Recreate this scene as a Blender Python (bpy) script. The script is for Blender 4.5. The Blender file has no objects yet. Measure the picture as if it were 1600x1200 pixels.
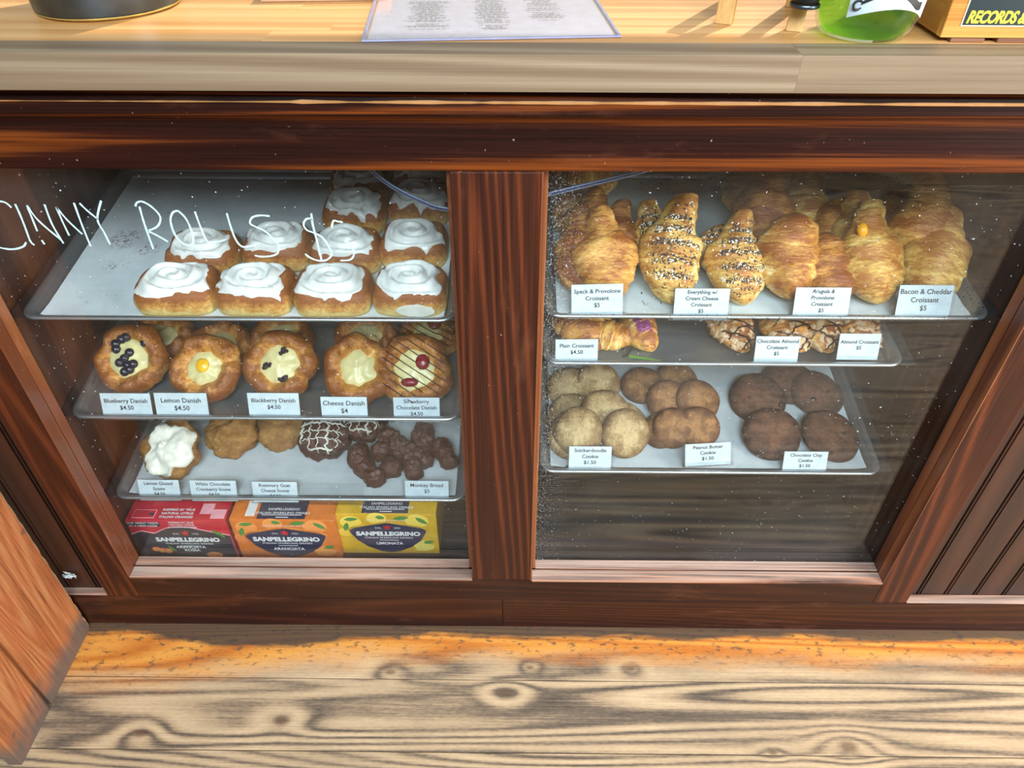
import bpy, bmesh, math, random
from mathutils import Vector, Matrix, noise
R = math.radians
SC = bpy.context.scene
COL = SC.collection

# ------------------------------------------------------------------ camera
F_PX = 1145.29
PITCH, YAW, ROLL = R(39.8668), R(-0.4648), R(0.0834)
CAM = Vector((0.0, -0.85, 1.3686))
fw = Vector((math.sin(YAW)*math.cos(PITCH), math.cos(YAW)*math.cos(PITCH), -math.sin(PITCH)))
rt0 = Vector((math.cos(YAW), -math.sin(YAW), 0)); up0 = rt0.cross(fw)
rt = math.cos(ROLL)*rt0 + math.sin(ROLL)*up0
up = -math.sin(ROLL)*rt0 + math.cos(ROLL)*up0
cd = bpy.data.cameras.new('camera'); cam = bpy.data.objects.new('camera', cd); COL.objects.link(cam)
cd.sensor_width = 36; cd.lens = F_PX/1600*36; cd.clip_start = .02
cam.matrix_world = Matrix(((rt.x, up.x, -fw.x, CAM.x), (rt.y, up.y, -fw.y, CAM.y), (rt.z, up.z, -fw.z, CAM.z), (0, 0, 0, 1)))
SC.camera = cam

# ------------------------------------------------------------------ world, lights, exposure
SC.view_settings.view_transform = 'Standard'; SC.view_settings.look = 'None'
SC.view_settings.gamma = 1; SC.view_settings.use_curve_mapping = False
SC.view_settings.exposure = 0.0
w = bpy.data.worlds.new('world'); SC.world = w; w.use_nodes = True
w.node_tree.nodes['Background'].inputs[0].default_value = (.80, .90, 1, 1)
w.node_tree.nodes['Background'].inputs[1].default_value = 0.28
def lamp(kind, name, energy, color, loc, target, **kw):
    d = bpy.data.lights.new(name, kind); d.energy = energy; d.color = color
    for k, v in kw.items(): setattr(d, k, v)
    o = bpy.data.objects.new(name, d); COL.objects.link(o); o.location = loc
    o.rotation_euler = (Vector(target)-Vector(loc)).to_track_quat('-Z', 'Y').to_euler()
    return o
SUN = Vector((.42, .55, .72)).normalized()
lamp('SUN', 'sun', 5.0, (1, .90, .74), SUN*5, (0, 0, 0), angle=R(.6))
lamp('AREA', 'window_daylight', 125, (1, .95, .88), (2.3, -1.1, 1.5), (-.3, 0, .45), shape='RECTANGLE', size=1.3, size_y=1.5)
lamp('AREA', 'skylight', 40, (.80, .93, 1), (.15, -2.38, 2.78), (0, .05, .68), shape='RECTANGLE', size=2.4, size_y=1.0, spread=R(75))

# ------------------------------------------------------------------ pixel measuring
def ray(px, py): return fw + rt*((px-800)/F_PX) - up*((py-600)/F_PX)
def at_y(px, py, y):
    d = ray(px, py); return CAM + d*((y-CAM.y)/d.y)
def at_z(px, py, z):
    d = ray(px, py); return CAM + d*((z-CAM.z)/d.z)
def scale_at(P): return (P-CAM).dot(fw)/F_PX      # metres per pixel

# ------------------------------------------------------------------ materials
def lin(h):
    c = [int(h[i:i+2], 16)/255 for i in (0, 2, 4)]
    return tuple(x/12.92 if x <= .04045 else ((x+.055)/1.055)**2.4 for x in c)+(1,)
class NT:
    def __init__(s, name):
        s.m = bpy.data.materials.new(name); s.m.use_nodes = True; s.t = s.m.node_tree
        s.b = s.t.nodes['Principled BSDF']; s.out = s.t.nodes['Material Output']
    def n(s, typ, ins=None, **kw):
        o = s.t.nodes.new('ShaderNode'+typ)
        for k, v in kw.items(): setattr(o, k, v)
        for k, v in (ins or {}).items(): s.set(o, k, v)
        return o
    def set(s, o, k, v):
        i = o.inputs[k]
        if isinstance(v, bpy.types.NodeSocket): s.t.links.new(v, i)
        elif isinstance(v, bpy.types.Node): s.t.links.new(v.outputs[0], i)
        else: i.default_value = v
    def math(s, op, a, b=0.0, c=0.0, clamp=False):
        return s.n('Math', {0: a, 1: b, 2: c}, operation=op, use_clamp=clamp).outputs[0]
    def vmath(s, op, a, b=(0, 0, 0)):
        o = s.n('VectorMath', {0: a, 1: b}, operation=op)
        return o.outputs['Value'] if op in ('LENGTH', 'DISTANCE', 'DOT_PRODUCT') else o.outputs[0]
    def mix(s, f, a, b, blend='MIX'):
        o = s.n('Mix', data_type='RGBA', blend_type=blend); s.set(o, 0, f); s.set(o, 6, a); s.set(o, 7, b); return o.outputs[2]
    def ramp(s, f, stops, interp='LINEAR'):
        o = s.n('ValToRGB', {0: f}); r = o.color_ramp; r.interpolation = interp
        while len(r.elements) < len(stops): r.elements.new(.5)
        for e, (p, c) in zip(r.elements, stops): e.position = p; e.color = c if not isinstance(c, str) else lin(c)
        return o.outputs[0]
    def obj(s): return s.n('TexCoord').outputs['Object']
    def noise(s, vec, scale, detail=3, rough=.55, dist=0):
        return s.n('TexNoise', {'Vector': vec, 'Scale': scale, 'Detail': detail, 'Roughness': rough, 'Distortion': dist}).outputs[0]
    def remap(s, v, a, b, c=0, d=1): return s.n('MapRange', {0: v, 1: a, 2: b, 3: c, 4: d}).outputs[0]
    def bump(s, h, strength, dist=.002):
        s.set(s.b, 'Normal', s.n('Bump', {'Height': h, 'Strength': strength, 'Distance': dist}).outputs[0])
    def done(s, **kw):
        for k, v in kw.items(): s.set(s.b, k, v)
        return s.m
BW = ((0, 0, 0, 1), (1, 1, 1, 1))

def wood(name, axis, dark, mid, light, rings=30, scale=3.0, stretch=.035, rough=.4, coat=0.0, contrast=(.22, .80), dust=None, worn=None, spec=.5, rw=.26, blots=.6, fw_=.45):
    q = NT(name); v0 = q.obj(); rnd = q.n('ObjectInfo').outputs['Random']
    v = q.vmath('ADD', v0, q.n('CombineXYZ', {0: q.math('MULTIPLY', rnd, 3.1), 1: q.math('MULTIPLY', rnd, 1.7), 2: q.math('MULTIPLY', rnd, 5.3)}))
    st = [1, 1, 1]; st['xyz'.index(axis)] = stretch
    vs = q.vmath('MULTIPLY', v, tuple(st))
    f = q.noise(vs, scale, 2.2, .5, .5)
    ringv = q.math('SINE', q.math('MULTIPLY', f, rings*6.28))
    ringv = q.math('SUBTRACT', q.math('MULTIPLY', q.math('POWER', q.math('MULTIPLY_ADD', ringv, .5, .5), 1.6), 2), 1)
    st2 = [1, 1, 1]; st2['xyz'.index(axis)] = .012
    fib = q.noise(q.vmath('MULTIPLY', v, tuple(st2)), 420, 3, .6)
    fib2 = q.noise(q.vmath('MULTIPLY', v, tuple(st2)), 90, 3, .6)
    g = q.math('ADD', q.math('MULTIPLY', ringv, rw), q.math('ADD', q.math('MULTIPLY', fib, fw_), q.math('MULTIPLY', fib2, 1-fw_)))
    c = q.ramp(q.remap(g, contrast[0], contrast[1]), [(0, dark), (.5, mid), (1, light)])
    blot = q.noise(vs, 9, 3)
    c = q.mix(q.remap(blot, .42, .72, 0, blots), c, lin(dark))
    if worn:      # rubbed, paler patches and small scratches
        sc = q.noise(q.vmath('MULTIPLY', v, tuple(x if x == 1 else .3 for x in st)), 16, 5, .7)
        c = q.mix(q.remap(sc, .58, .74, 0, worn[1]), c, lin(worn[0]))
        sp = q.noise(v, 210, 2, .5)
        c = q.mix(q.remap(sp, .745, .775, 0, .6), c, lin('b08d78'))
    if dust:      # dust that has settled on upward faces
        nz_ = q.n('SeparateXYZ', {0: q.n('NewGeometry').outputs['Normal']}).outputs[2]
        dn = q.math('MULTIPLY', q.remap(nz_, .3, .8), q.remap(q.noise(vs, 40, 4, .7), .30, .62))
        c = q.mix(q.math('MULTIPLY', dn, dust[1]), c, lin(dust[0]))
    q.bump(q.math('ADD', fib, q.math('MULTIPLY', ringv, .3)), .25, .0012)
    return q.done(**{'Base Color': c, 'Roughness': q.remap(fib, .2, .8, rough-.08, rough+.12), 'Coat Weight': coat, 'Coat Roughness': .18, 'Specular IOR Level': spec})

MAH = dict(dark='150705', mid='2e120a', light='502612', rings=32, scale=3.0, stretch=.07, rw=.15, fw_=.75, contrast=(.02, .95), rough=.4, coat=.05, blots=.4, spec=.3)
M = {}
M['mah_rail'] = wood('dark_stained_rail', 'x', worn=('6a3f2c', .25), **{**MAH, 'dark': '0d0403', 'mid': '2c0e05', 'light': '7c3c0f', 'rings': 38, 'stretch': .04, 'rw': .24, 'coat': 0.0, 'rough': .45, 'spec': .16})
M['mah_x'] = wood('stained_wood_horizontal', 'x', worn=('7a4a34', .35), **MAH)
M['mah_z'] = wood('stained_wood_vertical', 'z', worn=('7a4a34', .3), **{**MAH, 'light': '70361a', 'mid': '401b0d', 'stretch': .07, 'rings': 38, 'rw': .20})
M['mah_bead'] = wood('stained_wood_bead_painted_light', 'z', '45200f', '7d4426', 'a5683c', rings=10, scale=4, contrast=(0, 1), rough=.35, coat=.2, worn=('b07a58', .5))  # lighter than the frame wood; light from the right put into the bead colour
M['mah_ledge'] = wood('stained_wood_dusty_ledge', 'x', '3a1a10', '7c4a34', 'a8765c', rings=26, scale=8, rough=.5, dust=('c2ada0', .62), worn=('a87f6a', .5))
M['mah_dark'] = wood('stained_wood_shaded_panel', 'z', '1b0d09', '341a11', '472518', rings=14, scale=3, rough=.38, coat=.1, contrast=(0, 1), fw_=.7)  # darker than the stiles; shade of the recess put into the panel colour
M['inner'] = wood('case_lining_wood', 'z', '2a160d', '48291a', '5c3724', rings=12, scale=3, rough=.5, contrast=(0, 1), fw_=.75)
M['inner_y'] = wood('case_lining_wood_floor', 'x', '15100d', '2c211a', '40301f', rings=28, scale=4, rough=.5)
M['counter'] = wood('pale_rubberwood', 'x', 'a8743c', 'c4935a', 'd3a872', rings=16, scale=4, stretch=.03, rough=.42, contrast=(.0, 1.0), coat=.1, blots=.25)
M['counter_edge_shaded'] = wood('rubberwood_edge_painted_shade', 'x', '64503c', '7d6a54', '93826b', rings=20, scale=4, stretch=.03, rough=.5, contrast=(.0, 1.0), blots=.3)  # greyer, darker copy of the countertop wood; front shade put into its colour
M['pine'] = wood('pine_strip', 'z', 'b98a4e', 'd9ad6c', 'e6c08a', rings=4, scale=6, rough=.5)
M['crate'] = wood('honey_pine_crate', 'x', 'a8681f', 'd59a4a', 'e6b56c', rings=7, scale=5, rough=.45)
M['crate_y'] = wood('honey_pine_crate_side', 'y', 'a8681f', 'd59a4a', 'e0aa5a', rings=7, scale=5, rough=.45)
M['slat_dark'] = wood('brown_stained_slat', 'x', '3c2014', '6e4028', '8a5a3c', rings=7, scale=9, rough=.5)

def plain(name, color, rough=.5, metal=0.0, bumps=None, **kw):
    q = NT(name); v = q.obj()
    c = lin(color)
    n = q.noise(v, 60, 3)
    c2 = tuple(x*.82 for x in c[:3])+(1,)
    if bumps: q.bump(q.noise(v, bumps[0], 4, .6), bumps[1], .002)
    return q.done(**{'Base Color': q.mix(q.remap(n, .3, .7), c2, c), 'Roughness': rough, 'Metallic': metal, **kw})
M['black'] = plain('matte_black', '0b0a0a', .5)
M['ink'] = plain('print_ink', '0c0e10', .6)
M['card'] = plain('white_card', 'bccad2', .6)
M['paint_pen'] = plain('pale_glass_marker', 'bfe0e6', .6)
M['cable'] = plain('clear_blue_cable', '55627a', .25)
M['cable_core'] = plain('cable_dark_core', '2a3050', .3)
M['dark_steel'] = plain('dark_steel', '5c6672', .30, .95, bumps=(40, .12))
M['gold_edge'] = plain('worn_brass_edge', 'c9a85c', .4, .7)
M['white_dust'] = plain('lint', 'c4cdd2', .9)

def make_floor_mat():
    q = NT('worn_floor_plank'); v0 = q.obj(); rnd = q.n('ObjectInfo').outputs['Random']
    v = q.vmath('ADD', v0, q.n('CombineXYZ', {0: 0.0, 1: q.math('MULTIPLY', rnd, 1.7), 2: q.math('MULTIPLY', rnd, 5.3)}))
    f = q.noise(q.vmath('MULTIPLY', v, (.06, 1, 1)), 4.2, 2, .4, .25)
    core = 0.0
    for px, py, r, k in ((985, 1045, .014, .5), (828, 1043, .011, .4), (790, 1082, .02, .6), (1325, 1166, .026, .8), (220, 1146, .02, .6), (440, 1126, .022, .5), (1208, 1176, .012, .35), (610, 1050, .016, .4)):
        P = at_z(px, py, 0)
        d = q.vmath('LENGTH', q.vmath('MULTIPLY', q.vmath('SUBTRACT', v0, tuple(P)), (.55, 1, 1)))
        g = q.math('POWER', 2.718, q.math('MULTIPLY', q.math('MULTIPLY', d, d), -1/(r*r*1.6)))
        f = q.math('ADD', f, q.math('MULTIPLY', g, .055*k))
        core = q.math('MAXIMUM', core, q.remap(d, r*.2, r*.5, .6, 0))
    ring = q.math('SINE', q.math('MULTIPLY', f, 230))
    ring = q.math('MULTIPLY', q.math('SUBTRACT', q.math('MULTIPLY', q.math('POWER', q.math('MULTIPLY_ADD', ring, .5, .5), .7), 2), 1), q.remap(q.noise(q.vmath('MULTIPLY', v, (.3, 1, 1)), 7, 3), .3, .65, .35, 1))
    fib = q.noise(q.vmath('MULTIPLY', v, (.02, 1, 1)), 330, 3, .6)
    pit = q.noise(q.vmath('MULTIPLY', v, (.35, 1, 1)), 240, 3, .65)
    g = q.math('ADD', q.math('MULTIPLY', ring, .30), q.math('ADD', q.math('MULTIPLY', fib, .55), q.math('MULTIPLY', pit, .35)))
    tan = q.ramp(q.remap(g, .05, .80), [(0, '423a33'), (.3, '716050'), (.6, 'a88e70'), (1, 'c4a987')])
    org = q.ramp(q.remap(g, -.1, .8), [(0, '8a4a1c'), (.4, 'b86c28'), (1, 'd29244')])
    y = q.n('SeparateXYZ', {0: v0}).outputs[1]; x = q.n('SeparateXYZ', {0: v0}).outputs[0]
    wv = q.noise(q.vmath('MULTIPLY', v0, (.25, 1, 1)), 16, 4, .65)
    yy = q.math('ADD', y, q.math('MULTIPLY', q.math('SUBTRACT', wv, .5), .10))
    # varnish left only along the foot of the counter, wider to the left
    edge = q.math('ADD', -.068, q.math('MULTIPLY', q.remap(x, -.75, -.3, 1, 0), -.05))
    band = q.remap(q.math('SUBTRACT', yy, edge), -.03, .022)
    c = q.mix(band, tan, org)
    chips = q.remap(q.noise(q.vmath('MULTIPLY', v0, (.5, 1, 1)), 95, 4, .7), .56, .62)
    c = q.mix(q.math('MULTIPLY', q.math('MULTIPLY', chips, band), .75), c, lin('4a4038'))
    # ground-in black dirt against the base board
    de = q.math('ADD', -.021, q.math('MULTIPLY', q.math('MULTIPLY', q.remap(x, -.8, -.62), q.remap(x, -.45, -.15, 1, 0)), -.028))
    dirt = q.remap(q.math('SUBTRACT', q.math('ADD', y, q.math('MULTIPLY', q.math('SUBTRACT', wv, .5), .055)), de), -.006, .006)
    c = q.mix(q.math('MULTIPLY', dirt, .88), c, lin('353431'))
    # trodden grey soil on the open planks
    soil = q.remap(q.noise(q.vmath('MULTIPLY', v0, (.6, 1, 1)), 6, 4, .6), .46, .68)
    c = q.mix(q.math('MULTIPLY', q.math('MULTIPLY', soil, q.math('SUBTRACT', 1, band)), .45), c, q.mix(.5, c, lin('4c4640')))
    c = q.mix(core, c, lin('4b2c1a'))
    q.bump(g, .5, .0015)
    return q.done(**{'Base Color': c, 'Roughness': q.remap(g, 0, 1, .62, .42), 'Specular IOR Level': .4})
M['floor'] = make_floor_mat()

def make_plank_panel_mat():
    q = NT('orange_worn_plank'); v = q.obj(); rnd = q.n('ObjectInfo').outputs['Random']
    vr = q.vmath('ADD', v, q.n('CombineXYZ', {1: q.math('MULTIPLY', rnd, 3.0)}))
    f = q.noise(q.vmath('MULTIPLY', vr, (1, 1, .09)), 5, 2, .5, .4)
    ring = q.math('SINE', q.math('MULTIPLY', f, 190))
    fib = q.noise(q.vmath('MULTIPLY', vr, (1, 1, .03)), 260, 3, .6)
    g = q.math('ADD', q.math('MULTIPLY', ring, .13), fib)
    c = q.ramp(q.remap(g, .1, .85), [(0, '6a3218'), (.45, 'a3623a'), (1, 'c08858')])
    z = q.n('SeparateXYZ', {0: v}).outputs[2]
    n = q.noise(v, 18, 4, .6)
    c = q.mix(q.remap(n, .45, .7, 0, .6), c, lin('b0603a'))
    low = q.remap(q.math('ADD', z, q.math('MULTIPLY', q.math('SUBTRACT', n, .5), .12)), .02, .085, .85, 0)
    c = q.mix(low, c, lin('5a5654'))
    nail = q.remap(q.n('TexVoronoi', {'Vector': v, 'Scale': 14}).outputs['Distance'], .06, .12, .8, 0)
    c = q.mix(nail, c, lin('5f4a48'))
    q.bump(g, .4, .002)
    return q.done(**{'Base Color': c, 'Roughness': .5})
M['plank_panel'] = make_plank_panel_mat()
M['plank_edge'] = plain('raw_sawn_edge', 'd2b088', .8, bumps=(120, .8))

def make_metal(name, col, spots=.0):
    q = NT(name); v = q.obj()
    n = q.noise(q.vmath('MULTIPLY', v, (.2, 1, 1)), 60, 3)
    c = q.mix(n, lin(col), tuple(x*.8 for x in lin(col)[:3])+(1,))
    m = q.math('SUBTRACT', 1, 0.0)
    if spots:
        s = q.remap(q.noise(v, 330, 2, .5), .60, .66, 0, spots)
        c = q.mix(s, c, lin('33302c'))
    q.bump(n, .1, .001)
    return q.done(**{'Base Color': c, 'Metallic': .85, 'Roughness': .36})
M['alu'] = make_metal('sheet_pan_aluminium', 'b4bac0')
M['alu_spot'] = make_metal('pitted_sheet_pan_aluminium', 'c2cbd0', .8)
M['slide'] = make_metal('galvanised_slide', '6a6e72')

def make_parchment(name, base, stains):
    q = NT(name); v = q.obj()
    mott = q.noise(v, 22, 5, .65)
    c = q.mix(q.remap(mott, .35, .7), lin(base), tuple(x*.84 for x in lin(base)[:3])+(1,))
    for P, r, col, dens in stains:
        d = q.vmath('LENGTH', q.vmath('SUBTRACT', v, P))
        a = q.math('MULTIPLY', q.remap(d, r*.35, r, 1, 0), q.remap(q.noise(v, 190, 3, .7), dens, dens+.05))
        c = q.mix(q.math('MULTIPLY', a, .85), c, lin(col))
    fleck = q.remap(q.noise(v, 75, 3, .6), .725, .75)
    c = q.mix(q.math('MULTIPLY', fleck, .5), c, lin('6f6048'))
    q.bump(q.noise(v, 30, 3), .12, .002)
    return q.done(**{'Base Color': c, 'Roughness': .45})

def pastry(name, pale, mid, brown, gloss=.38, bump=.6, attr=True, flake=(1, 1, 1)):
    q = NT(name); v = q.obj()
    n = q.noise(q.vmath('MULTIPLY', v, flake), 34, 5, .65, .6)
    fine = q.noise(q.vmath('MULTIPLY', v, flake), 150, 4, .65, .8)
    if attr:
        t = q.n('Attribute', attribute_name='tone').outputs['Fac']
        k = q.math('ADD', q.math('MULTIPLY', t, .62), q.math('ADD', q.math('MULTIPLY', q.math('SUBTRACT', n, .5), .75), q.math('MULTIPLY', q.math('SUBTRACT', fine, .5), .75)))
        k = q.math('ADD', k, .09)
    else:
        k = q.math('ADD', q.math('MULTIPLY', n, .7), q.math('MULTIPLY', fine, .35))
    c = q.ramp(k, [(.14, pale), (.40, mid), (.68, brown)])
    q.bump(q.math('ADD', fine, n), bump, .0025)
    return q.done(**{'Base Color': c, 'Roughness': gloss, 'Subsurface Weight': .0})
M['croissant'] = pastry('croissant_crust', 'ebd194', 'cf9848', '8f4e1b', .36, .8, True, (.7, 2.0, .8))
M['croissant_dark'] = pastry('dark_croissant_crust', 'ddb878', 'bd7f37', '783c13', .38, .8, True, (.7, 2.0, .8))
M['croissant_pale'] = pastry('pale_croissant_crust', 'efdda2', 'd9ae5c', '9e6024', .4, .8, True, (.7, 2.0, .8))
M['danish'] = pastry('danish_crust', 'deb878', 'c08238', '7f4417', .34, .8, True, (1.4, 1.4, 1))
M['bun'] = pastry('bun_crumb', 'd9c07c', 'c08a45', '8a4f24', .6, .5)
M['scone'] = pastry('scone_crumb', 'c9a468', 'a2763c', '6e431c', .7, .9, False)
M['monkey'] = pastry('monkey_bread_crust', '74391c', '4c2110', '2c1108', .45, .8, False)
M['snicker'] = pastry('snickerdoodle_crumb', 'b39c72', '8c724c', '62472b', .8, .8)
M['peanut'] = pastry('peanut_cookie_crumb', '94693f', '704828', '4a2c17', .75, .8)
M['choc_cookie'] = pastry('dark_cookie_crumb', '6b4530', '4c2e1e', '321b11', .7, .8)
M['chip'] = plain('chocolate_chip', '2c1710', .4)
M['icing'] = plain('white_icing', 'e2e2df', .32, bumps=(25, .15))
M['glaze'] = plain('thin_white_glaze', 'dedcd0', .3, bumps=(40, .3))
M['cream'] = plain('cream_filling', 'd2c68e', .35, bumps=(40, .15))
M['curd'] = plain('lemon_curd', 'e8b21c', .25)
M['blueberry'] = plain('baked_blueberry', '1d1a2c', .3, bumps=(90, .5))
M['blackberry'] = plain('baked_blackberry', '1f1320', .3, bumps=(90, .6))
M['strawberry'] = plain('baked_strawberry', '7a1626', .25, bumps=(80, .4))
M['chocolate'] = plain('chocolate_drizzle', '2a140c', .35)
M['almond'] = plain('almond_flakes', 'c9a883', .6)
M['poppy'] = plain('poppy_seed', '26262a', .6)
M['sesame'] = plain('sesame_seed', 'ece4d0', .6)
M['cheddar'] = plain('melted_cheddar', 'eda21c', .35)
M['purple'] = plain('purple_bits', '8a3a72', .35)
M['crumb'] = plain('dark_crumbs', '4a2c1c', .8)
M['leaf'] = plain('printed_leaf_green', '4a8a3c', .5)
M['green_strip'] = plain('green_sliver', '5d8a3a', .5)

def clear(name, tint, gloss, rough=.02, extra=None):
    q = NT(name); q.t.nodes.remove(q.b)
    tr = q.n('BsdfTransparent', {0: tint}); gl = q.n('BsdfGlossy', {0: (1, 1, 1, 1), 'Roughness': rough})
    bf = q.n('NewGeometry').outputs['Backfacing']      # a thin sheet: the same reflectance from both faces
    fr = q.n('Fresnel', {'IOR': q.remap(bf, 0, 1, 1.5, 1/1.5)})
    m = q.n('MixShader', {0: q.math('MULTIPLY', fr, gloss, clamp=True), 1: tr, 2: gl})
    if extra: m = extra(q, m)
    q.t.links.new(m.outputs[0], q.out.inputs[0]); return q.m
def dusty(q, m):
    v = q.obj()
    sp = q.remap(q.noise(v, 210, 2, .5), .735, .76)
    x = q.n('SeparateXYZ', {0: v}).outputs[0]
    edge = q.math('MULTIPLY', q.remap(q.math('ABSOLUTE', q.math('SUBTRACT', x, .045)), .0, .06, 1, 0), q.remap(q.noise(v, 330, 3, .6), .60, .66))
    film = q.remap(q.noise(v, 4, 4, .6), .4, .8, .0, .016)
    a = q.math('MAXIMUM', q.math('MULTIPLY', q.math('MAXIMUM', sp, q.math('MULTIPLY', edge, .6)), .6), film)
    d = q.n('BsdfDiffuse', {0: lin('d6dde0')})
    return q.n('MixShader', {0: a, 1: m, 2: d})
M['glass'] = clear('dusty_window_glass', (.97, .985, .98, 1), .8, .015, dusty)
M['acrylic'] = clear('clear_acrylic', (.97, .98, .985, 1), 1.0, .05)
M['laminate'] = clear('clear_laminate', (.95, .95, .98, 1), 1.2, .12)
M['green_glass'] = clear('clear_green_bottle', (.96, .995, .94, 1), 1.0, .03)
M['green_liquid'] = clear('green_soap', (.74, .97, .46, 1), 1.0, .05, lambda q, m: q.n('MixShader', {0: .4, 1: m, 2: q.n('BsdfTranslucent', {0: lin('a4ea58')})}))

# ------------------------------------------------------------------ object helpers
def mesh_from(name, verts, faces, mat, smooth=False, tone=None):
    me = bpy.data.meshes.new(name); me.from_pydata([tuple(v) for v in verts], [], faces)
    bm = bmesh.new(); bm.from_mesh(me); bmesh.ops.recalc_face_normals(bm, faces=bm.faces); bm.to_mesh(me); bm.free()
    if tone is not None:
        a = me.attributes.new('tone', 'FLOAT', 'POINT'); a.data.foreach_set('value', tone)
    if smooth: me.polygons.foreach_set('use_smooth', [True]*len(me.polygons))
    me.materials.append(mat); me.update(); return me
def link(name, me, parent=None, mw=None):
    o = bpy.data.objects.new(name, me); COL.objects.link(o)
    if parent: o.parent = parent
    if mw is not None: o.matrix_local = mw
    return o
def tag(o, label=None, cat=None, group=None, kind=None):
    for k, v in (('label', label), ('category', cat), ('group', group), ('kind', kind)):
        if v: o[k] = v
    return o
def empty(name, mw, label, cat, group=None):
    o = bpy.data.objects.new(name, None); COL.objects.link(o); o.empty_display_size = .03
    o.matrix_world = mw; return tag(o, label, cat, group)
class MB:
    def __init__(s): s.v = []; s.f = []
    def add(s, v, f):
        k = len(s.v); s.v += [Vector(p) for p in v]; s.f += [[i+k for i in q] for q in f]; return s
    def box(s, x0, x1, y0, y1, z0, z1, mw=None):
        v = [Vector(p) for p in ((x0, y0, z0), (x1, y0, z0), (x1, y1, z0), (x0, y1, z0), (x0, y0, z1), (x1, y0, z1), (x1, y1, z1), (x0, y1, z1))]
        if mw is not None: v = [mw @ p for p in v]
        return s.add(v, [(0, 3, 2, 1), (4, 5, 6, 7), (0, 1, 5, 4), (1, 2, 6, 5), (2, 3, 7, 6), (3, 0, 4, 7)])
    def prism(s, pts, d0, d1, plane='xz', mw=None):
        n = len(pts)
        mk = (lambda a, b, d: Vector((a, d, b))) if plane == 'xz' else (lambda a, b, d: Vector((a, b, d)))
        v = [mk(a, b, d0) for a, b in pts]+[mk(a, b, d1) for a, b in pts]
        if mw is not None: v = [mw @ p for p in v]
        return s.add(v, [tuple(range(n)), tuple(range(2*n-1, n-1, -1))]+[(i, (i+1) % n, n+(i+1) % n, n+i) for i in range(n)])
    def tube(s, pts, r, n=6, closed=False):
        pts = [Vector(p) for p in pts]; rr = r if isinstance(r, (list, tuple)) else [r]*len(pts); v = []
        for i, p in enumerate(pts):
            t = (pts[min(i+1, len(pts)-1)]-pts[max(i-1, 0)]).normalized()
            a = t.orthogonal().normalized() if i == 0 else (a-t*a.dot(t)).normalized()
            b = t.cross(a)
            for j in range(n):
                th = 2*math.pi*j/n; v.append(p+(a*math.cos(th)+b*math.sin(th))*rr[i])
        m = len(pts)
        f = [(i*n+j, i*n+(j+1) % n, (i+1)*n+(j+1) % n, (i+1)*n+j) for i in range(m-1) for j in range(n)]
        f += [tuple(range(n)), tuple(range((m-1)*n, m*n))]
        return s.add(v, f)
    def ball(s, c, r, n=8, m=5, sq=(1, 1, 1), rot=None):
        v = []; f = []
        for i in range(m+1):
            ph = math.pi*i/m
            for j in range(n):
                th = 2*math.pi*j/n
                p = Vector((math.sin(ph)*math.cos(th)*r*sq[0], math.sin(ph)*math.sin(th)*r*sq[1], math.cos(ph)*r*sq[2]))
                v.append((rot @ p if rot else p)+Vector(c))
        for i in range(m):
            for j in range(n): f.append((i*n+j, (i+1)*n+j, (i+1)*n+(j+1) % n, i*n+(j+1) % n))
        return s.add(v, f)
    def lathe(s, prof, n=40):
        v = [(r*math.cos(2*math.pi*j/n), r*math.sin(2*math.pi*j/n), z) for r, z in prof for j in range(n)]
        m = len(prof)
        return s.add(v, [(i*n+j, i*n+(j+1) % n, (i+1)*n+(j+1) % n, (i+1)*n+j) for i in range(m-1) for j in range(n)])
    def build(s, name, mat, parent=None, bevel=0, smooth=False, mw=None, seg=2):
        me = bpy.data.meshes.new(name); me.from_pydata([tuple(p) for p in s.v], [], s.f)
        bm = bmesh.new(); bm.from_mesh(me); bmesh.ops.recalc_face_normals(bm, faces=bm.faces)
        if bevel:
            bmesh.ops.bevel(bm, geom=[e for e in bm.edges if len(e.link_faces) == 2 and e.calc_face_angle(0) > .5], offset=bevel, segments=seg, profile=.6, affect='EDGES', clamp_overlap=True)
        bm.to_mesh(me); bm.free()
        if smooth: me.polygons.foreach_set('use_smooth', [True]*len(me.polygons))
        me.materials.append(mat); return link(name, me, parent, mw)
def nz(x, y=0., z=0., s=1.): return noise.noise(Vector((x*s, y*s, z*s)))
def T(v): return Matrix.Translation(Vector(v))

_txt = {}
def text_data(lines, size, lead=1.18, bold=0.0, shear=0.0, spacing=1.0):
    cu = bpy.data.curves.new('text', 'FONT'); cu.body = '\n'.join(lines); cu.size = size; cu.align_x = 'CENTER'; cu.align_y = 'CENTER'
    cu.space_line = lead; cu.offset = bold; cu.shear = shear; cu.resolution_u = 3; cu.space_character = spacing
    o = bpy.data.objects.new('text', cu); COL.objects.link(o)
    bpy.context.view_layer.update()
    me = bpy.data.meshes.new_from_object(o.evaluated_get(bpy.context.evaluated_depsgraph_get()))
    bpy.data.objects.remove(o); bpy.data.curves.remove(cu); return me
def lettering(name, lines, size, mat, parent, mw, **kw):
    me = text_data(lines, size, **kw); me.name = name; me.materials.clear(); me.materials.append(mat)
    return link(name, me, parent, mw)
STAND = Matrix.Rotation(R(90), 4, 'X')       # text from the XY plane up into the XZ plane facing -Y

# ================================================================== the setting
floor_root = bpy.data.objects.new('floor', None); COL.objects.link(floor_root); floor_root['kind'] = 'structure'
ys = [.30, .16, .021, -.1175, -.2565]
while ys[-1] > -3.4: ys.append(ys[-1]-.137)
for y1, y0 in zip(ys[:-1], ys[1:]):
    MB().box(-2.6, 2.6, y0+.0007, y1-.0007, -.03, 0).build('plank', M['floor'], floor_root, bevel=.0012, seg=1)
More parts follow.
